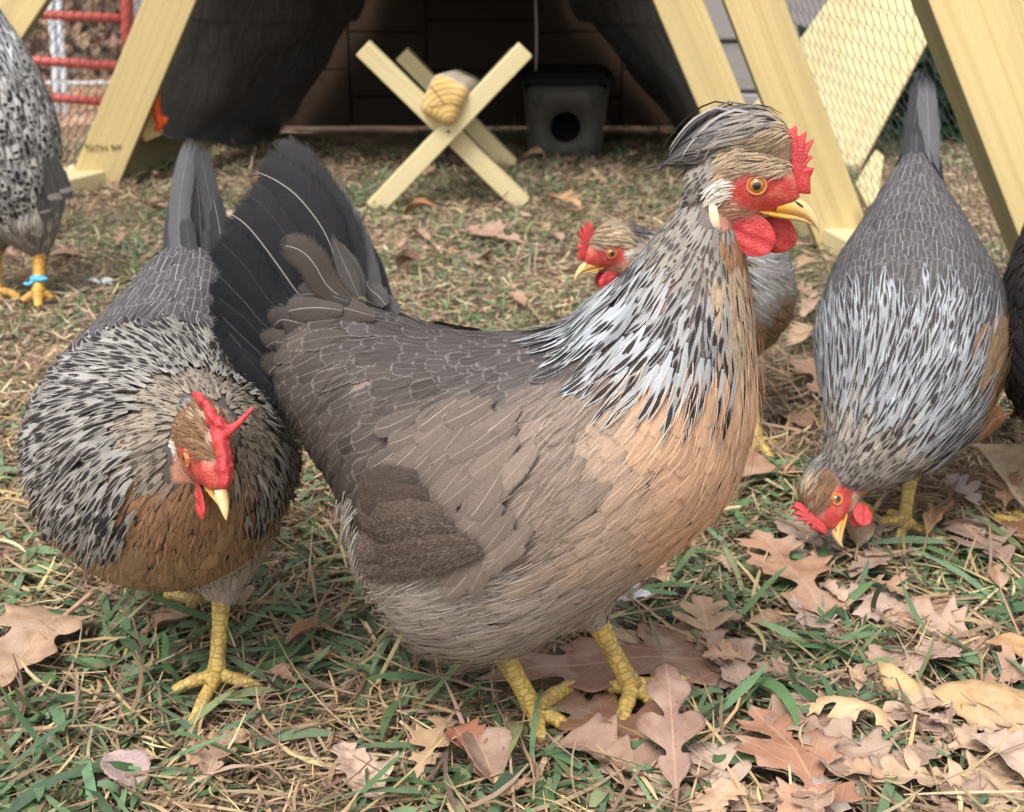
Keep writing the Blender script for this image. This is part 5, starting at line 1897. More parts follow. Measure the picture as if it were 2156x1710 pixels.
    COV = [([(930, 1060), (770, 945), (680, 800), (590, 715), (460, 680)], .935, .0125, (.085, .070, .060)), ([(960, 1010), (905, 880), (850, 760), (790, 610)], .940, .0075, (.10, .088, .082)),
           ([(980, 1000), (930, 860), (880, 760), (845, 665)], .944, .0070, (.115, .10, .095)), ([(1060, 1130), (900, 1085), (790, 1075), (690, 1100)], .930, .0105, (.115, .095, .082)),
           ([(860, 1090), (720, 1075), (600, 1080), (505, 1100)], .932, .0105, (.105, .086, .075)), ([(900, 1040), (780, 1000), (660, 990), (570, 1000)], .934, .0100, (.075, .065, .060)),
           ([(700, 1180), (600, 1170), (480, 1150), (420, 1200)], .935, .0110, (.080, .068, .060)), ([(640, 1330), (540, 1300), (430, 1290), (375, 1330)], .934, .0115, (.075, .062, .055)), ([(620, 1450), (520, 1420), (440, 1440), (385, 1500)], .933, .0115, (.070, .058, .05)),
           ([(1130, 1060), (1080, 1000), (1030, 960), (1000, 900)], .955, .0085, (.11, .10, .097)), ([(1210, 1110), (1150, 1060), (1110, 1020), (1085, 985)], .958, .0075, (.11, .10, .097))]
    for i, (K, Y, W, col) in enumerate(COV):
        pts = [at(*z1(*q), Y - .006 + .008 * (j / 3)) for j, q in enumerate(K)]
        quill(pts, (.15, -1, .3), W * .98, out, 'tail', tuple(c * .56 for c in col), (.16, .14, .125, .6), .9, (.40, .35, .31, .6), .04, cup=.3, rag=.03, rows=18, prof='lance' if i in (1, 2, 9, 10) else 'quill')
    emit(out, hen)
    make_leg(hen, at(1052, 1362, .905), atz(1124, 1492, .016), [atz(1198, 1543, .003), atz(1214, 1449, .006), atz(1139, 1578, .002)], LEG, .0073)
    make_leg(hen, at(1245, 1288, .945), atz(1331, 1446, .018), [atz(1306, 1540, .003), atz(1274, 1462, .004), atz(1465, 1446, .005), atz(1376, 1490, .004)], LEG, .0073)
    return hen


# ------------------------------------------------------------------ hens seen head-on
def path_surf(rows, lat, ns=90, nt=60):
    r = np.array(rows, float)
    Cc = r[:, :3]
    T = nrm(np.gradient(Cc, axis=0))
    lat = np.array(lat, float)
    L = nrm(lat - T * (T @ lat)[:, None])
    D = np.cross(T, L)
    sg = np.sign(D[len(D) // 2, 2]) or 1
    D = D * sg
    return Surf(Cc, D * r[:, 3:4], L * r[:, 4:5], ns, nt)


def tailward(sf, grav=.25, tuck=0.0):
    def fn(P, N, s, t):
        d = nrm(sf.smp(sf.Ps, s, t))
        return d + np.array([0, 0, -grav])
    return fn


def left_hen():
    hen = empty('hen', (-.262, .975, 0), 'dark grey hen with floppy red comb walking towards the camera behind the black tail', 'hen', 'crested hens in the run')
    rows = [(-.192, .850, .262, .018, .017), (-.200, .868, .254, .031, .031), (-.213, .890, .237, .052, .056), (-.230, .918, .214, .073, .076), (-.250, .952, .197, .091, .094), (-.263, .995, .192, .098, .097),
            (-.268, 1.04, .206, .093, .091), (-.272, 1.078, .232, .070, .072), (-.268, 1.108, .262, .047, .050), (-.266, 1.132, .288, .029, .034), (-.265, 1.148, .305, .014, .020)]
    sf = path_surf(rows, (1, 0, 0))
    H = Head(at(438, 955, .838), (.44, -.86, -.20), (.12, -.20, .95), .00089)
    out = {}
    solids, bare = make_head(H, hen, out, .35, 'floppy', .9, 1.0, 'brown', bill=.74)
    hk = at(468, 1238, .985)
    th = thigh(Vector((-.228, 1.0, .15)), hk, .050, .015)
    hk2 = at(415, 1215, 1.09)
    th2 = thigh(Vector((-.29, 1.03, .15)), hk2, .038, .012)
    fuse([sf] + solids + [th, th2], hen, body_tint(H, bare, (.10, .085, .075)), .0032)

    def cls(P, N, s, th_):
        c = np.cos(th_)
        s2 = s + .018 * RNG.standard_normal(len(P))
        z = P[:, 2] + .007 * RNG.standard_normal(len(P))
        nm = np.full(len(P), 'dback', dtype='<U8')
        nm[(c < .35)] = 'dwing'
        q = proj(P) + RNG.normal(0, 12, (len(P), 2))
        edge_y = np.interp(q[:, 0], [30, 60, 94, 139, 190, 250, 300, 350, 430, 500, 560, 600, 640], [930, 975, 1035, 1112, 1128, 1136, 1110, 1085, 1075, 1090, 1075, 1010, 930])
        front = P[:, 1] < 1.02
        low = front & (q[:, 1] > edge_y)
        nm[low] = 'rbreast'
        nm[low & (z < .115)] = 'rbreastG'
        nm[(z < .10) & (P[:, 1] > .98)] = 'rbreastG'
        hk_ = (s2 < .45) & ~low
        nm[hk_] = 'dhack'
        nm[(s2 < .165) & ~low] = 'dhackU'
        nm[(s2 < .26) & (q[:, 1] > 1010) & (q[:, 0] > 280) & (q[:, 0] < 520)] = 'throatR'
        hq = H.loc(P)
        nm[(hq[:, 0] > -26) & (hq[:, 2] > -31) & (np.abs(hq[:, 1]) < 22)] = ''
        return nm
    plumage(sf, cls, tailward(sf, .22), 44000, out, hx=lambda P, q: .003 if q == 'dhack' else 0.0)
    barbs(sf, cls, tailward(sf, .22), 7000, out, ('dback', 'dwing'), 1.15)

    def down(P, N, s, t): return np.broadcast_to(np.array([0, .1, -1.0]), P.shape)
    for q in (th, th2):
        plumage(q, lambda P, N, s, a: np.where(s < .95, 'thigh', ''), down, 1500, out)
    for K, W, col, sh in (([(362, 575, 1.12), (360, 480, 1.14), (380, 372, 1.155)], .0080, (.085, .083, .088), .2), ([(384, 585, 1.115), (376, 450, 1.14), (400, 290, 1.165)], .0120, (.19, .187, .19), .2), ([(425, 585, 1.12), (420, 440, 1.145), (406, 298, 1.17)], .0110, (.040, .040, .043), .3),
                          ([(446, 585, 1.118), (448, 460, 1.14), (417, 296, 1.16)], .0105, (.10, .10, .105), .3), ([(458, 580, 1.116), (464, 500, 1.13), (446, 400, 1.15)], .0095, (.05, .05, .056), .7), ([(470, 585, 1.12), (474, 530, 1.13), (467, 470, 1.14)], .0090, (.028, .029, .035), .5),
                          ([(405, 590, 1.11), (398, 520, 1.125), (390, 455, 1.135)], .0085, (.10, .096, .10), .3), ([(435, 590, 1.112), (436, 540, 1.125), (432, 480, 1.135)], .0075, (.075, .072, .078), .3)):
        quill([at(*q) for q in K], (.0, -1, .25), W * .86, out, 'tail', tuple(c * .45 for c in col), (.16, .155, .16, .35), .9, (.45, .43, .41, sh * .6), .035, cup=.45, rag=.04)
    emit(out, hen)
    make_leg(hen, hk, atz(456, 1418, .018), [atz(394, 1564, .003), atz(360, 1466, .004), atz(560, 1463, .003), atz(500, 1440, .004)], LEG, .0062)
    make_leg(hen, hk2, atz(408, 1262, .016), [atz(345, 1262, .004), atz(400, 1305, .003), atz(455, 1275, .004)], LEG, .0060)
    return hen


def right_hen():
    hen = empty('hen', (.37, 1.27, 0), 'grey hen with white streaked neck pecking head-down among brown leaves', 'hen', 'crested hens in the run')
    rows = [(.288, 1.192, .072, .018, .017), (.300, 1.190, .086, .027, .026), (.316, 1.192, .104, .036, .040), (.336, 1.202, .126, .052, .058), (.357, 1.225, .155, .072, .076), (.372, 1.262, .186, .084, .085),
            (.381, 1.302, .215, .080, .082), (.388, 1.340, .243, .064, .068), (.395, 1.372, .270, .046, .050), (.399, 1.398, .296, .029, .033), (.402, 1.415, .318, .014, .018)]
    sf = path_surf(rows, (1, -.12, 0))
    H = Head(at(1750, 1052, 1.172), (-.30, -.52, -.76), (-.80, .10, .50), .00082)
    out = {}
    solids, bare = make_head(H, hen, out, .55, 'blade', .82, .8, 'brown', bill=.82)
    hk = at(1921, 985, 1.275)
    th = thigh(Vector((.385, 1.28, .14)), hk, .036, .010)
    fuse([sf] + solids + [th], hen, body_tint(H, bare, (.11, .10, .10)), .0032)

    def cls(P, N, s, th_):
        s2 = s + .02 * RNG.standard_normal(len(P))
        nm = np.full(len(P), 'dback', dtype='<U8')
        c = np.cos(th_)
        x = P[:, 0] + .004 * RNG.standard_normal(len(P))
        nm[(c < .1) & (s2 > .42)] = 'dwing'
        nm[(s2 < .455)] = 'bhackL'
        nm[(s2 < .26)] = 'bhackU'
        nm[(c < -.1) & (s2 > .33) & (s2 < .62)] = 'tanb'
        nm[(x > .398) & (P[:, 2] < .215) & (s2 < .66) & (s2 > .30)] = 'tanb'
        nm[(s2 < .16)] = 'hackU'
        hq = H.loc(P)
        nm[(hq[:, 0] > -26) & (hq[:, 2] > -31) & (np.abs(hq[:, 1]) < 22)] = ''
        return nm
    plumage(sf, cls, tailward(sf, .05), 38000, out, hx=lambda P, q: .003 if q == 'bhackL' else 0.0)
    barbs(sf, cls, tailward(sf, .05), 5000, out, ('dback', 'dwing'), 1.15)

    def down(P, N, s, t): return np.broadcast_to(np.array([0, .1, -1.0]), P.shape)
    plumage(th, lambda P, N, s, a: np.where(s < .95, 'tanb', ''), down, 900, out)
    for K, W, col, sh in (([(1905, 470, 1.395), (1916, 330, 1.42), (1942, 142, 1.45)], .0105, (.065, .064, .070), .2), ([(1945, 470, 1.40), (1957, 330, 1.42), (1950, 160, 1.44)], .0135, (.21, .205, .215), .2), ([(1925, 480, 1.395), (1928, 380, 1.41), (1930, 260, 1.43)], .0110, (.10, .098, .105), .2),
                          ([(1966, 470, 1.40), (1974, 400, 1.415), (1968, 320, 1.43)], .0085, (.07, .07, .075), .2), ([(1890, 480, 1.395), (1890, 420, 1.41), (1903, 350, 1.42)], .0085, (.075, .073, .078), .2), ([(1935, 490, 1.385), (1938, 420, 1.395), (1940, 360, 1.40)], .0080, (.13, .127, .13), .3)):
        quill([at(*q) for q in K], (-.1, -1, .3), W * .95, out, 'tail', tuple(c * .55 for c in col), (.28, .275, .28, .35), .9, (.5, .48, .47, sh), .035, cup=.5, rag=.04)
    emit(out, hen)
    make_leg(hen, hk, atz(1904, 1098, .016), [atz(1814, 1113, .003), atz(1886, 1168, .003), atz(1984, 1143, .003), atz(1868, 1086, .004)], LEG, .0062)
    make_leg(hen, Vector((.345, 1.285, .085)), Vector((.325, 1.30, .016)), [Vector((.29, 1.27, .003)), Vector((.325, 1.255, .003)), Vector((.36, 1.275, .003))], LEG, .0062)
    return hen


def back_hen():
    hen = empty('hen', (.22, 1.50, 0), 'tan and grey hen peering left from behind the neck of the large crested hen', 'hen', 'crested hens in the run')
    rows = [(.104, 1.418, .240, .018, .017), (.118, 1.425, .232, .026, .027), (.142, 1.438, .214, .040, .044), (.172, 1.458, .190, .062, .068), (.205, 1.485, .170, .078, .084), (.222, 1.520, .166, .084, .089), (.236, 1.56, .180, .074, .078),
            (.248, 1.595, .205, .053, .056), (.256, 1.62, .232, .032, .036), (.260, 1.64, .252, .015, .02)]
    sf = path_surf(rows, (.92, -.38, 0))
    H = Head(at(1279, 527, 1.412), (-.93, -.30, -.13), (-.05, 0, 1), .00082)
    out = {}
    solids, bare = make_head(H, hen, out, .35, 'blade', .9, .6, bill=.85)
    fuse([sf] + solids, hen, body_tint(H, bare, (.2, .16, .12)), .0036)

    def cls(P, N, s, th_):
        z = P[:, 2] + .010 * RNG.standard_normal(len(P))
        nm = np.where(z < .178, 'tanb', 'greyw').astype('<U8')
        nm[s < .36] = 'hackM'
        nm[s < .18] = 'hackU'
        hq = H.loc(P)
        nm[(hq[:, 0] > -24) & (hq[:, 2] > -31) & (np.abs(hq[:, 1]) < 22)] = ''
        return nm
    plumage(sf, cls, tailward(sf, .3), 13000, out)
    barbs(sf, cls, tailward(sf, .3), 5000, out, (), 1.2)
    for a in (-.02, 0, .02):
        quill([Vector((.25 + a, 1.60, .23)), Vector((.258 + a * 1.5, 1.65, .29)), Vector((.26 + a, 1.68, .345))], (.3, -1, .3), .011, out, 'tail', (.09, .085, .085))
    emit(out, hen)
    make_leg(hen, at(1578, 800, 1.50), atz(1594, 925, .018), [atz(1645, 948, .003), atz(1631, 987, .003), atz(1570, 975, .003)], LEG, .0060)
    make_leg(hen, Vector((.18, 1.48, .085)), Vector((.165, 1.46, .016)), [Vector((.13, 1.44, .003)), Vector((.16, 1.41, .003)), Vector((.20, 1.43, .003))], LEG, .0060)
    return hen


def speckled():
    Y = 2.04
    hen = empty('chicken', (-.70, Y, 0), 'black and white speckled chicken with blue leg band at the edge beside gate', 'chicken')
    cen = [(-215, -235, 26), (-190, -180, 44), (-150, -90, 62), (-100, 30, 92), (-55, 150, 124), (-20, 270, 144), (10, 370, 128), (42, 440, 92), (68, 490, 55), (80, 520, 26)]
    m = 2.06 / 3000
    rows = []
    for x, y, r in cen:
        p = at(x, y, Y)
        rows.append((p.x, p.y, p.z, r * m * .93, r * m * .85))
    r = np.array(rows); T = nrm(np.gradient(r[:, :3], axis=0))
    L = np.tile(np.array([0.12, -1, 0]), (len(r), 1)); L = nrm(L - T * (T * L).sum(-1, keepdims=True))
    D = np.cross(T, L)
    if D[4, 0] < 0: D = -D
    sf = Surf(r[:, :3], D * r[:, 3:4], L * r[:, 4:5], 80, 54)
    H = Head(Vector(rows[0][:3]) + Vector((-.012, 0, .012)), (-1, -.1, -.15), (-.1, 0, 1), .00095)
    out = {}
    solids, bare = make_head(H, hen, out, 0, 'blade', 1.1, .4)
    hk = at(84, 520, Y)
    th = thigh(at(50, 440, Y), hk, .052, .016)
    hk2 = at(-8, 515, Y + .05)
    th2 = thigh(at(-20, 440, Y + .05), hk2, .052, .016)
    fuse([sf] + solids + [th, th2], hen, body_tint(H, bare, (.2, .19, .18)), .0045)

    def cls(P, N, s, th_):
        s2 = s + .03 * RNG.standard_normal(len(P))
        nm = np.full(len(P), 'speck', dtype='<U8')
        nm[s2 < .42] = 'speckN'
        nm[(s2 > .80) | ((np.cos(th_) < -.5) & (s2 > .5))] = 'speckF'
        hq = H.loc(P)
        nm[(hq[:, 0] > -24) & (hq[:, 2] > -31) & (np.abs(hq[:, 1]) < 22)] = ''
        return nm
    plumage(sf, cls, tailward(sf, .3), 14000, out)
    barbs(sf, cls, tailward(sf, .3), 4000, out, ('speckN',), .6)

    def down(P, N, s, t): return np.broadcast_to(np.array([0, -.1, -1.0]), P.shape)
    for q in (th, th2):
        plumage(q, lambda P, N, s, a: np.where(s < .97, 'speckF', ''), down, 2200, out, .8)
    for K, W in (([(110, 330), (132, 380), (147, 425)], .010), ([(95, 330), (115, 400), (125, 455)], .012), ([(70, 340), (90, 420), (105, 470)], .012)):
        quill([at(*q, Y - .04) for q in K], (.4, -1, .2), W, out, 'tail', (.05, .045, .042), (.35, .33, .31, .7), .8, (.3, .3, .3, .2), .04, mark=(.30, .28, .26, .5), mu=1.6, ms=.05)
    emit(out, hen)
    BLUE = simple('blue_leg_band', (0.10, 0.42, 0.62), 0.45, 0.4, 0.1, 100)
    make_leg(hen, hk, atz(80, 618, .02), [atz(112, 636, .004), atz(82, 655, .003), atz(50, 641, .004)], LEG_ORANGE, .0085, band=(.70, BLUE))
    make_leg(hen, hk2, atz(-10, 612, .02), [atz(44, 633, .004), atz(0, 645, .003), atz(-50, 640, .003)], LEG_ORANGE, .0085)
    return hen


def black_hen():
    hen = empty('hen', (.52, 1.22, 0), 'blackish hen cut off by the picture edge beside the pecking grey hen', 'hen')
    rows = [(.56, 1.395, .350, .018, .017), (.556, 1.385, .315, .030, .030), (.545, 1.355, .265, .050, .046), (.532, 1.305, .222, .078, .064), (.524, 1.255, .200, .094, .072), (.522, 1.20, .198, .094, .073), (.524, 1.145, .212, .070, .062), (.526, 1.10, .24, .040, .040), (.528, 1.075, .262, .018, .02)]
    sf = path_surf(rows, (1, 0, 0))
    H = Head(Vector((.562, 1.41, .358)), (.5, .85, -.1), (0, 0, 1), .00082)
    out = {}
    solids, bare = make_head(H, hen, out, 0, 'blade', .9, .3)
    fuse([sf] + solids, hen, body_tint(H, bare, (.02, .018, .018)), .0045)

    def cls(P, N, s, th_):
        nm = np.full(len(P), 'black', dtype='<U8')
        hq = H.loc(P)
        nm[(hq[:, 0] > -20) & (hq[:, 2] > -31) & (np.abs(hq[:, 1]) < 22)] = ''
        return nm
    plumage(sf, cls, tailward(sf, .3), 9000, out)
    for a in (-.02, 0, .02):
        quill([Vector((.526 + a, 1.11, .25)), Vector((.528 + a * 1.5, 1.05, .31)), Vector((.53 + a, 1.03, .37))], (0, -1, .3), .012, out, 'tail', (.02, .02, .022))
    emit(out, hen)
    for a in (-.03, .03):
        make_leg(hen, Vector((.525 + a, 1.22, .105)), Vector((.525 + a, 1.225, .016)), [Vector((.50 + a, 1.27, .003)), Vector((.525 + a, 1.28, .003)), Vector((.55 + a, 1.265, .003))], LEG, .006)
    return hen


main_hen()
left_hen()
right_hen()
back_hen()
speckled()
black_hen()
# ------------------------------------------------------------------ fallen leaves
def make_leaf_mat():
    k = NT('dead_leaf')
    lu = k.attr('luv'); o = k._sep(lu.outputs['Color'])
    u, v, rnd = o[0], o[1], o[2]
    a = k.attr('tint')
    au = k.math('ABSOLUTE', u)
    mid = k.math('SUBTRACT', 1.0, k.step(au, 0.012, 0.035))
    ph = k.math('FRACT', k.math('ADD', k.math('SUBTRACT', k.math('MULTIPLY', v, 7.0), k.math('MULTIPLY', au, 2.4)), rnd))
    lat = k.math('SUBTRACT', 1.0, k.step(k.math('ABSOLUTE', k.math('SUBTRACT', ph, 0.5)), 0.02, 0.06))
    co = k.coord()
    vv = k.n('ShaderNodeVectorMath', operation='ADD'); k.l(co, vv.inputs[0]); k.l(k.xyz(rnd, rnd, rnd), vv.inputs[1])
    n1 = k.noise(vv.outputs[0], 55, 5); n2 = k.noise(vv.outputs[0], 260, 4); n3 = k.noise(vv.outputs[0], 24, 3)
    c = k.mix(k.step(n1, 0.35, 0.7), a.outputs['Color'], k.mix(0.42, a.outputs['Color'], (0.16, 0.075, 0.04)))
    c = k.mix(k.math('MULTIPLY', k.step(n3, 0.5, 0.7), 0.4), c, (0.55, 0.42, 0.33))
    c = k.mix(k.math('MULTIPLY', k.step(n2, 0.66, 0.72), 0.75), c, (0.05, 0.03, 0.02))
    c = k.mix(k.math('MULTIPLY', k.math('MAXIMUM', mid, k.math('MULTIPLY', lat, 0.6)), 0.35), c, (0.62, 0.42, 0.27))
    k.set(c, 0.62, 0.25)
    k.bump(k.math('ADD', k.math('MULTIPLY', n1, 1.2), k.math('ADD', k.math('MULTIPLY', n2, 0.35), k.math('MULTIPLY', lat, -0.25))), 0.55, 0.002)
    tr = k.n('ShaderNodeBsdfTranslucent'); k.l(c, tr.inputs['Color'])
    mx = k.n('ShaderNodeMixShader'); mx.inputs[0].default_value = 0.15
    k.l(k.p.outputs[0], mx.inputs[1]); k.l(tr.outputs[0], mx.inputs[2])
    k.l(mx.outputs[0], k.out.inputs['Surface'])
    return k.m


LEAF = make_leaf_mat()


OUT = {
    'red': [(0, .0, 0), (.05, .08, .05), (.10, .12, .10), (.13, .30, .13), (.12, .52, .15), (.20, .48, .17), (.25, .58, .19), (.26, .36, .22), (.29, .17, .27), (.36, .20, .33), (.42, .45, .37), (.42, .78, .40), (.50, .70, .42), (.55, 1.0, .45),
            (.60, .74, .48), (.68, .78, .50), (.64, .45, .53), (.62, .20, .58), (.67, .18, .63), (.73, .34, .67), (.75, .62, .70), (.80, .50, .73), (.87, .58, .76), (.85, .30, .80), (.86, .16, .85), (.92, .22, .89), (.95, .12, .94), (1.0, 0, 1)],
    'white': [(0, 0, 0), (.05, .06, .05), (.12, .12, .11), (.17, .30, .15), (.24, .42, .19), (.30, .36, .23), (.30, .20, .28), (.34, .20, .33), (.41, .52, .38), (.50, .86, .42), (.59, .82, .47), (.59, .50, .51), (.54, .26, .55), (.58, .22, .60), (.66, .46, .64),
              (.75, .72, .69), (.84, .64, .74), (.83, .36, .79), (.82, .26, .84), (.89, .34, .88), (.96, .28, .93), (1.0, .10, .97), (1.02, 0, 1)],
    'broad': [(0, 0, 0), (.02, .20, .03), (.0, .45, .06), (.08, .62, .10), (.12, .92, .14), (.20, .80, .18), (.30, .98, .22), (.34, .72, .27), (.33, .50, .33), (.42, .55, .38), (.55, .85, .43), (.62, .70, .50), (.66, .62, .56), (.64, .38, .63), (.68, .30, .70), (.80, .42, .77), (.86, .30, .84), (.92, .14, .92), (1, 0, 1)],
}


def half_outline(sp, rs, n):
    """(n,3): x along the midrib, y outwards, root on the midrib (all relative)"""
    t = np.linspace(0, 1, n)
    if sp in OUT:
        K = np.array(OUT[sp], float)
        a, b, ph = rs.uniform(-.05, .05), rs.uniform(.06, .20), rs.uniform(0, 6.28)
        K[:, 1] *= 1 + b * np.sin(K[:, 2] * 9 + ph)
        wv = a * np.sin(K[:, 2] * math.pi)
        K[:, 0] += wv; K[:, 2] += wv
        S, L_ = spline(K, n), np.stack([np.interp(np.linspace(0, len(K) - 1, n), np.arange(len(K)), K[:, c]) for c in range(3)], -1)
        return S * (.35 if sp == 'red' else .8) + L_ * (.65 if sp == 'red' else .2)
    if sp == 'ellip':
        y = np.sin(math.pi * t ** .9) ** .8 * (1 + .02 * np.sin(t * 60))
    else:
        y = np.sin(math.pi * t ** .85) ** .55 * (.65 + .30 * np.sin(t * 9 + rs.uniform(0, 6)) * rs.uniform(.2, 1) + .10 * np.sin(t * 37 + rs.uniform(0, 6)))
        k = rs.uniform(.2, .8)                                    # a bite out of the rim
        y *= 1 - rs.uniform(0, .6) * np.exp(-((t - k) / .06) ** 2)
    return np.stack([t, np.clip(y, 0, 1.3), t], -1)


def leaf_geo(L, W, sp, seed, curl=.25, bend=.1, fold=.15, wr=.05, twist=0.0, stem=.22):
    rs = np.random.default_rng(seed)
    n, h = 84, 6
    f = np.linspace(0, 1, h + 1)
    hr, hl = half_outline(sp, rs, n), half_outline(sp, rs, n)
    cols = []
    for sg, ho, ff in ((-1, hl, f[:0:-1]), (1, hr, f)):
        x = ho[:, 2:3] * (1 - ff) + ho[:, 0:1] * ff
        y = sg * ho[:, 1:2] * ff
        cols.append((x, y, np.broadcast_to(sg * ff, x.shape)))
    x = np.concatenate([c[0] for c in cols], 1); y = np.concatenate([c[1] for c in cols], 1) * W / L; uu = np.concatenate([c[2] for c in cols], 1)
    # midrib rows of the two halves share the right half's roots
    n, m = x.shape
    nz = np.array([[mnoise.noise(Vector((x[i, j] * 3.1, y[i, j] * 3.1, seed * 1.7))) + .35 * mnoise.noise(Vector((x[i, j] * 8, y[i, j] * 8, seed * 2.7))) for j in range(m)] for i in range(n)])
    ya = np.abs(y) * L
    z = curl * W * (ya / W) ** 2 + fold * ya + L * wr * nz + bend * L * 4 * x * (1 - x)
    a = twist * (x - .3)
    y = y * L
    V = np.stack([x * L, y * np.cos(a) - z * np.sin(a) * .6, z + y * np.sin(a)], -1).reshape(-1, 3)
    idx = np.arange(n * m).reshape(n, m)
    F = np.stack([idx[:-1, :-1], idx[:-1, 1:], idx[1:, 1:], idx[1:, :-1]], -1).reshape(-1, 4)
    luv = np.zeros((n, m, 4)); luv[..., 0] = ya / W * np.sign(uu); luv[..., 1] = x; luv[..., 2] = seed % 17 / 17; luv[..., 3] = 1
    luv = luv.reshape(-1, 4)
    if stem:
        mid = V.reshape(n, m, 3)[0, h]
        K = spline(np.array([mid + (.03 * L, 0, 0), mid + (-.4 * stem * L, .02 * L, .01 * L), mid + (-stem * L, .05 * L, .03 * L)]), 8)
        V2, F2 = tube_arrays(K, np.linspace(.011, .016, 8) * L, 6)
        F = np.concatenate([F, F2 + len(V)]); V = np.concatenate([V, V2])
        luv = np.concatenate([luv, np.tile(np.array([[0, .02, .5, 1]]), (len(V2), 1))])
    return V, F, luv


def leaf_object(base, tip, W, sp, col, seed, label, group=None, roll=0.0, name='fallen_leaf', **kw):
    base, tip = Vector(base), Vector(tip)
    X = (tip - base); L = X.length; X.normalize()
    Zv = Vector((0, 0, 1)); Zv = (Zv - X * Zv.dot(X))
    if Zv.length < 1e-3: Zv = Vector((0, -1, 0))
    Zv.normalize()
    Zv = Matrix.Rotation(roll, 3, X) @ Zv
    Yv = Zv.cross(X)
    col = (col[0], min(1, col[1] * 1.0), col[2] * .96)
    V, F, luv = leaf_geo(L, W, sp, seed, **kw)
    B = np.array([tuple(X), tuple(Yv), tuple(Zv)])
    Wd = V @ B
    # rest on the thatch: lowest point just above the ground
    lowest = (Wd[:, 2] + base.z).min()
    up = max(0.0, 0.002 + float(gz(base.x, base.y)) - lowest)
    me = mesh_np(name, Wd, F, {'luv': luv, 'tint': np.tile(np.array([[*col, 1]]), (len(V), 1))})
    me.materials.append(LEAF)
    o = bpy.data.objects.new(name, me)
    link(o, None, Matrix.Translation(base + Vector((0, 0, up))))
    s = o.modifiers.new('thick', 'SOLIDIFY'); s.thickness = .0004; s.offset = 0
    return tag(o, label, 'leaf', group or 'fallen leaves around the hens')


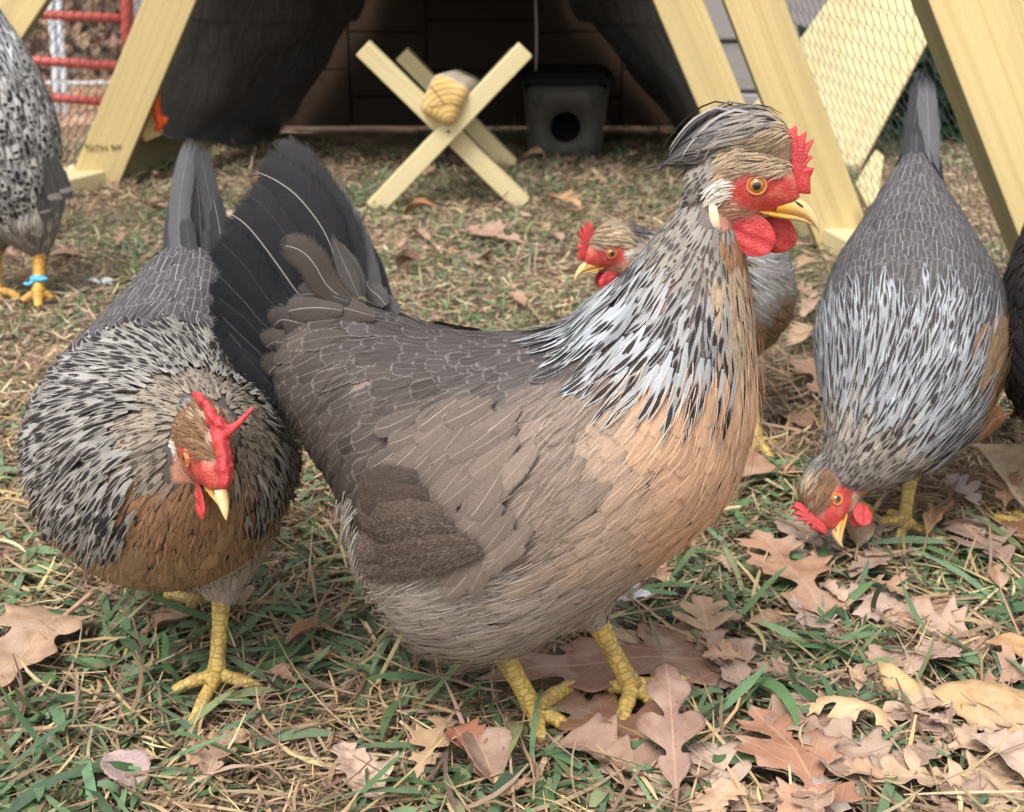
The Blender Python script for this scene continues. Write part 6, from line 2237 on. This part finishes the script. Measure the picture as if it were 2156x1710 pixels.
HERO = [  # base px, tip px, heights, half width, kind, colour, label, extras
    ((1545, 1385), (1000, 1425), .004, .004, .052, 'broad', (.33, .19, .14), 'large flat reddish brown leaf lying behind the feet of the big grey hen', dict(curl=.05, bend=.02, fold=.02, wr=.03, stem=0)),
    ((1395, 1575), (1135, 1455), .004, .004, .040, 'broad', (.30, .155, .095), 'flat russet leaf between the two yellow feet of the big hen', dict(curl=.05, bend=.02, fold=.02, wr=.03, stem=0)),
    ((1425, 1700), (1402, 1402), .004, .050, .026, 'white', (.31, .19, .155), 'mauve brown lobed leaf propped upright before the far foot', dict(curl=-.25, bend=.08, fold=.05, wr=.03)),
    ((1775, 1730), (1580, 1488), .006, .012, .040, 'red', (.40, .205, .135), 'big rusty pointed oak leaf with black spots at the bottom', dict(curl=.10, bend=.04, fold=.05, wr=.04)),
    ((1560, 1720), (1470, 1566), .004, .008, .030, 'white', (.47, .36, .30), 'pale dusty leaf tucked under the propped mauve leaf', dict(curl=.10, bend=.04, wr=.05)),
    ((1840, 1645), (1655, 1525), .006, .010, .032, 'broad', (.40, .285, .225), 'crumpled greyish tan leaf beside the big rusty oak leaf', dict(curl=.2, bend=.08, wr=.12)),
    ((1905, 1545), (1672, 1492), .004, .006, .021, 'red', (.66, .46, .25), 'pale yellow arched leaf with pointed lobes', dict(curl=-.5, bend=.22, fold=-.15, wr=.03)),
    ((1962, 1482), (1848, 1392), .004, .014, .015, 'ellip', (.60, .42, .21), 'narrow ochre leaf curling over behind the arched yellow one', dict(curl=-.6, bend=.12, fold=-.2, wr=.04)),
    ((2215, 1510), (1962, 1455), .006, .010, .036, 'ellip', (.54, .365, .19), 'broad oval ochre leaf with clear midrib at the right edge', dict(curl=-.45, bend=.14, fold=-.05, wr=.04)),
    ((1888, 1412), (2025, 1362), .004, .010, .024, 'frag', (.43, .30, .26), 'pinkish grey leaf half under the oval ochre leaf', dict(curl=.1, bend=.05, wr=.06)),
    ((1965, 1300), (1752, 1248), .004, .008, .040, 'red', (.56, .40, .345), 'pale pink oak leaf with a pointed tail on the grass', dict(curl=-.1, bend=.03, fold=.02, wr=.04)),
    ((1752, 1315), (1590, 1122), .005, .016, .046, 'red', (.48, .275, .185), 'large orange brown oak leaf with small holes below the pecking hen', dict(curl=.15, bend=.05, fold=.06, wr=.05)),
    ((1500, 1372), (1474, 1258), .004, .018, .029, 'white', (.44, .30, .20), 'small tan round-lobed leaf near the breast of the big hen', dict(curl=.1, bend=.03, wr=.05)),
    ((1572, 1452), (1490, 1328), .004, .010, .026, 'frag', (.38, .26, .215), 'grey brown torn leaf in front of the small tan lobed leaf', dict(curl=.1, bend=.05, wr=.07)),
    ((1768, 1162), (1636, 1088), .004, .006, .030, 'ellip', (.38, .285, .24), 'greyish leaf lying under the beak of the pecking hen', dict(curl=.05, bend=.04, wr=.05)),
    ((2165, 1075), (2042, 935), .008, .030, .026, 'ellip', (.60, .48, .32), 'straw coloured curled leaf right of the pecking hen', dict(curl=.5, bend=.1, fold=.3, wr=.05)),
    ((2062, 1070), (1998, 1000), .004, .016, .022, 'white', (.42, .365, .365), 'small lilac grey lobed leaf below the straw coloured curled leaf', dict(curl=.2, bend=.05, wr=.05)),
    ((2135, 1195), (2000, 1095), .005, .010, .040, 'white', (.30, .205, .17), 'dark mauve oak leaf right of the yellow foot of pecking hen', dict(curl=.1, bend=.04, wr=.06)),
    ((1895, 1165), (1790, 1215), .004, .006, .022, 'frag', (.35, .245, .205), 'brown leaf scrap in front of the pecking hen toes', dict(curl=.2, bend=.05, wr=.08)),
    ((1990, 1075), (1952, 1115), .004, .020, .016, 'frag', (.42, .23, .12), 'rust coloured crumpled scrap behind the pecking hen foot', dict(curl=.5, bend=.1, wr=.12)),
    ((2130, 880), (2060, 930), .006, .016, .028, 'ellip', (.20, .085, .035), 'dark chestnut curled leaf behind the pecking hen', dict(curl=.6, bend=.12, fold=.3, wr=.05)),
    ((2165, 1150), (2105, 1095), .004, .010, .020, 'frag', (.22, .10, .05), 'dark red brown leaf at the right edge above the mauve oak leaf', dict(curl=.4, bend=.1, wr=.06)),
    ((138, 1300), (-70, 1500), .006, .010, .044, 'broad', (.46, .305, .21), 'big tan leaf with dark stem at the left edge', dict(curl=.15, bend=.05, fold=.1, wr=.05)),
    ((40, 1560), (-60, 1480), .002, .004, .030, 'frag', (.22, .15, .11), 'dark brown rotten leaf under the big tan leaf', dict(curl=.2, wr=.1)),
    ((300, 1655), (225, 1585), .003, .010, .017, 'ellip', (.44, .33, .33), 'small lilac leaf lying on the grass at lower left', dict(curl=.15, bend=.05, wr=.06)),
    ((395, 1605), (525, 1540), .003, .006, .022, 'frag', (.50, .31, .19), 'orange tan leaf piece near the claw of the left hen', dict(curl=.1, bend=.04, wr=.06)),
    ((950, 1508), (878, 1640), .012, .004, .019, 'red', (.46, .31, .19), 'tan leaf with long stem leaning on the curled red leaf', dict(curl=.3, bend=.08, fold=.3, wr=.05)),
    ((945, 1530), (1022, 1640), .020, .004, .020, 'frag', (.33, .135, .085), 'curled red brown leaf at the bottom centre', dict(curl=.6, bend=.12, fold=.3, wr=.10, stem=0)),
    ((990, 1540), (1045, 1655), .022, .004, .018, 'ellip', (.28, .185, .14), 'dull brown folded leaf behind the curled red leaf', dict(curl=.5, bend=.1, fold=.4, wr=.06)),
    ((805, 1680), (712, 1572), .004, .012, .026, 'frag', (.53, .385, .305), 'pale crumpled leaf with torn edge at the bottom', dict(curl=.2, bend=.08, wr=.12)),
    ((598, 1362), (708, 1328), .004, .010, .008, 'ellip', (.32, .18, .105), 'long thin brown leaf curled up below the belly of big hen', dict(curl=.8, bend=.15, fold=.4, wr=.04)),
    ((655, 1402), (712, 1372), .003, .008, .010, 'frag', (.42, .22, .12), 'small orange brown flake below the thin curled leaf', dict(curl=.2, wr=.06, stem=0)),
    ((2190, 1660), (2045, 1545), .006, .016, .024, 'frag', (.54, .41, .33), 'whitish curled leaf at the lower right edge', dict(curl=.5, bend=.12, fold=.2, wr=.08)),
    ((1840, 1655), (1965, 1580), .004, .008, .022, 'frag', (.35, .245, .19), 'dull brown leaf under the pale yellow arch', dict(curl=.2, bend=.05, wr=.08)),
    ((1690, 1720), (1810, 1655), .003, .006, .026, 'frag', (.36, .30, .265), 'grey weathered leaf at the bottom edge beside the rusty leaf', dict(curl=.1, bend=.05, wr=.10)),
    ((1895, 1490), (2010, 1555), .003, .006, .028, 'broad', (.37, .25, .225), 'mauve leaf lying flat under the oval ochre leaf', dict(curl=.05, bend=.03, wr=.05)),
    ((2170, 1395), (2075, 1350), .004, .010, .014, 'ellip', (.52, .31, .15), 'orange sliver of leaf above the oval ochre leaf', dict(curl=.4, bend=.1, wr=.05)),
    ((1352, 1612), (1282, 1556), .003, .008, .016, 'frag', (.55, .31, .165), 'bright orange brown scrap left of the propped mauve leaf', dict(curl=.2, bend=.05, wr=.06, stem=0)),
    ((1470, 1730), (1560, 1650), .006, .018, .022, 'frag', (.56, .37, .245), 'peach coloured leaf at the bottom under the mauve leaf stem', dict(curl=.2, bend=.06, wr=.06)),
    ((1640, 1725), (1740, 1665), .012, .016, .024, 'frag', (.50, .30, .20), 'salmon leaf lying over the big rusty oak leaf', dict(curl=.15, bend=.05, wr=.05)),
    ((2070, 1705), (1975, 1655), .003, .008, .018, 'frag', (.30, .21, .165), 'small brown leaf at the bottom right corner', dict(curl=.3, bend=.08, wr=.08)),
    ((1105, 515), (952, 482), .004, .012, .040, 'red', (.44, .285, .225), 'pinkish leaf lying on the dry grass in front of the roost', dict(curl=.1, bend=.05, wr=.05)),
    ((850, 452), (920, 438), .004, .020, .018, 'ellip', (.30, .145, .065), 'brown boat-shaped leaf near the left foot of the roost', dict(curl=.5, bend=.12, fold=.3, wr=.04)),
    ((838, 565), (888, 552), .004, .020, .017, 'ellip', (.13, .075, .045), 'dark brown curled leaf on bare thatch right of the black tail', dict(curl=.6, bend=.15, fold=.4, wr=.05)),
    ((1062, 622), (1105, 645), .004, .014, .016, 'frag', (.40, .25, .18), 'small pink brown leaf above the back of the big hen', dict(curl=.3, bend=.08, wr=.06)),
    ((1138, 428), (1225, 440), .004, .020, .030, 'red', (.50, .29, .15), 'orange tan leaf beside the right foot of the roost', dict(curl=.3, bend=.1, wr=.08)),
    ((865, 490), (905, 506), .003, .010, .017, 'frag', (.42, .27, .19), 'tan leaf scrap between the boat-shaped and the pinkish leaf', dict(curl=.2, wr=.06)),
    ((686, 402), (722, 410), .003, .014, .018, 'frag', (.55, .38, .27), 'pale peach leaf on grass right of the black tail tip', dict(curl=.3, wr=.06)),
    ((195, 416), (232, 410), .003, .014, .016, 'frag', (.56, .40, .29), 'pale leaf on grass near the left rafter foot', dict(curl=.3, wr=.06)),
    ((322, 440), (362, 436), .003, .014, .017, 'frag', (.50, .34, .25), 'peach leaf left of the grey hen tail', dict(curl=.3, wr=.06)),
    ((95, 545), (172, 538), .003, .008, .024, 'ellip', (.36, .22, .17), 'flat brown leaf near the banded orange leg', dict(curl=.1, wr=.05)),
    ((455, 452), (492, 462), .003, .010, .016, 'frag', (.58, .45, .36), 'whitish leaf between the two tails', dict(curl=.2, wr=.06)),
    ((1690, 760), (1740, 850), .004, .012, .034, 'red', (.40, .24, .17), 'brown oak leaf left of the pecking hen body', dict(curl=.2, bend=.05, wr=.06)),
    ((1722, 705), (1665, 735), .004, .020, .026, 'frag', (.50, .34, .22), 'tan crumpled leaf beside the breast of the hen behind', dict(curl=.4, bend=.1, wr=.1)),
    ((1640, 870), (1705, 905), .004, .010, .026, 'frag', (.27, .165, .12), 'dark leaf in the shade right of the salmon breast', dict(curl=.3, bend=.06, wr=.08)),
    ((1718, 640), (1690, 672), .003, .014, .020, 'frag', (.46, .32, .23), 'pale tan scrap by the base board behind the hens', dict(curl=.3, wr=.08)),
]
for i, (b, t, zb, zt, W, sp, col, lab, kw) in enumerate(HERO):
    dep = (Vector(atz(*b, zb)).y * .936 + .21)
    leaf_object(atz(*b, zb + .006), atz(*t, zt + .006), W, sp, col, 31 + i * 7, lab, **kw)

# small scraps and leaves farther off: a few kinds, copied
KIND = []
for i, (L, W, sp, col) in enumerate(((.035, .012, 'frag', (.46, .30, .20)), (.05, .020, 'red', (.42, .25, .16)), (.042, .014, 'ellip', (.36, .21, .13)), (.028, .011, 'frag', (.52, .38, .29)), (.055, .022, 'white', (.38, .25, .19)))):
    KIND.append((L, W, sp, col))
rl = random.Random(21)
proto = []
n_small = 0
while n_small < 110:
    y = rl.choice((rl.uniform(.78, 1.4), rl.uniform(1.4, 2.3), rl.uniform(2.2, 3.3)))
    x = rl.uniform(-1, 1) * float(hw_at(y)) * .95
    if rl.random() < (.55 if x < 0.05 and y < 1.6 else .15): continue
    k_ = n_small % 5
    if n_small < 5:
        L, W, sp, col = KIND[k_]
        o = leaf_object((x, y, .006), (x + L, y, .012), W, sp, col, 500 + k_, 'small brown leaf or scrap scattered over the clipped grass', 'small scattered leaf scraps', curl=.35, bend=.1, wr=.08, stem=.15)
        proto.append(o)
    else:
        src = proto[k_]
        o = src.copy(); C.objects.link(o)
        o.location = (x, y, .010 + rl.uniform(0, .006))
        o.rotation_euler = (rl.uniform(-.35, .35), rl.uniform(-.3, .3), rl.uniform(0, 6.28))
        s_ = rl.uniform(.6, 1.25); o.scale = (s_, s_, s_)
    n_small += 1

# oak leaves massed in the right foreground
MASS = [(.50, .34, .26), (.44, .28, .20), (.38, .25, .20), (.53, .38, .30), (.40, .24, .16), (.46, .35, .31), (.56, .40, .28), (.34, .22, .17)]
rm_ = random.Random(8)
for i in range(46):
    for _ in range(40):
        px, py = rm_.uniform(1250, 2180), rm_.uniform(1130, 1760)
        f_ = (px - 1250) / 930
        if rm_.random() < .25 + .75 * f_ and not (py < 1330 and px < 1580): break
    p = atz(px, py, .004)
    L = rm_.uniform(.035, .085); a = rm_.uniform(0, 6.28)
    leaf_object(p, p + Vector((L * math.cos(a), L * math.sin(a), rm_.uniform(-.002, .012))), L * rm_.uniform(.28, .42), rm_.choice(('red', 'white', 'frag', 'broad', 'frag')), rm_.choice(MASS), 900 + i,
                'dry oak leaf or torn piece massed on the grass in the right foreground', 'oak leaves massed in the right foreground', curl=rm_.uniform(-.2, .5), bend=rm_.uniform(.0, .10), fold=rm_.uniform(-.1, .3), wr=rm_.uniform(.05, .13), roll=rm_.uniform(-.2, .2), stem=rm_.choice((0, .2)))

# loose white feathers on the ground


def loose_feather(px, py, label, n, size, seed):
    r = np.random.default_rng(seed)
    c = np.array(tuple(atz(px, py, .012)))
    out = {}
    for i in range(n):
        a = r.uniform(-1.2, 1.2) + (math.pi if r.random() < .2 else 0)
        d = np.array([math.cos(a), math.sin(a) * .8, r.uniform(.0, .5)]) * size * r.uniform(.6, 1.1)
        quill([c, c + d * .5 + (0, 0, .004), c + d + (0, 0, r.uniform(-.006, .006))], (0, -.5, 1), size * .16, out, 'x', (.60, .59, .59), (.66, .66, .66, .4), .5, (.7, .7, .7, .5), .05, rag=.3, rows=12, prof='lance')
    lst = out['x']
    V, F = merge([(a, b) for a, b, cc in lst])
    at_ = {q: np.concatenate([cc[q] for a, b, cc in lst]) for q in lst[0][2]}
    tag(obj_top('loose_feather', V, F, FEATHER, tuple(c), at_), label, 'feather')


loose_feather(1322, 1262, 'white downy feather on grass right behind the leg of the big hen', 9, .022, 2)
loose_feather(212, 598, 'white fluff of down on bare ground near the speckled chicken', 8, .022, 3)
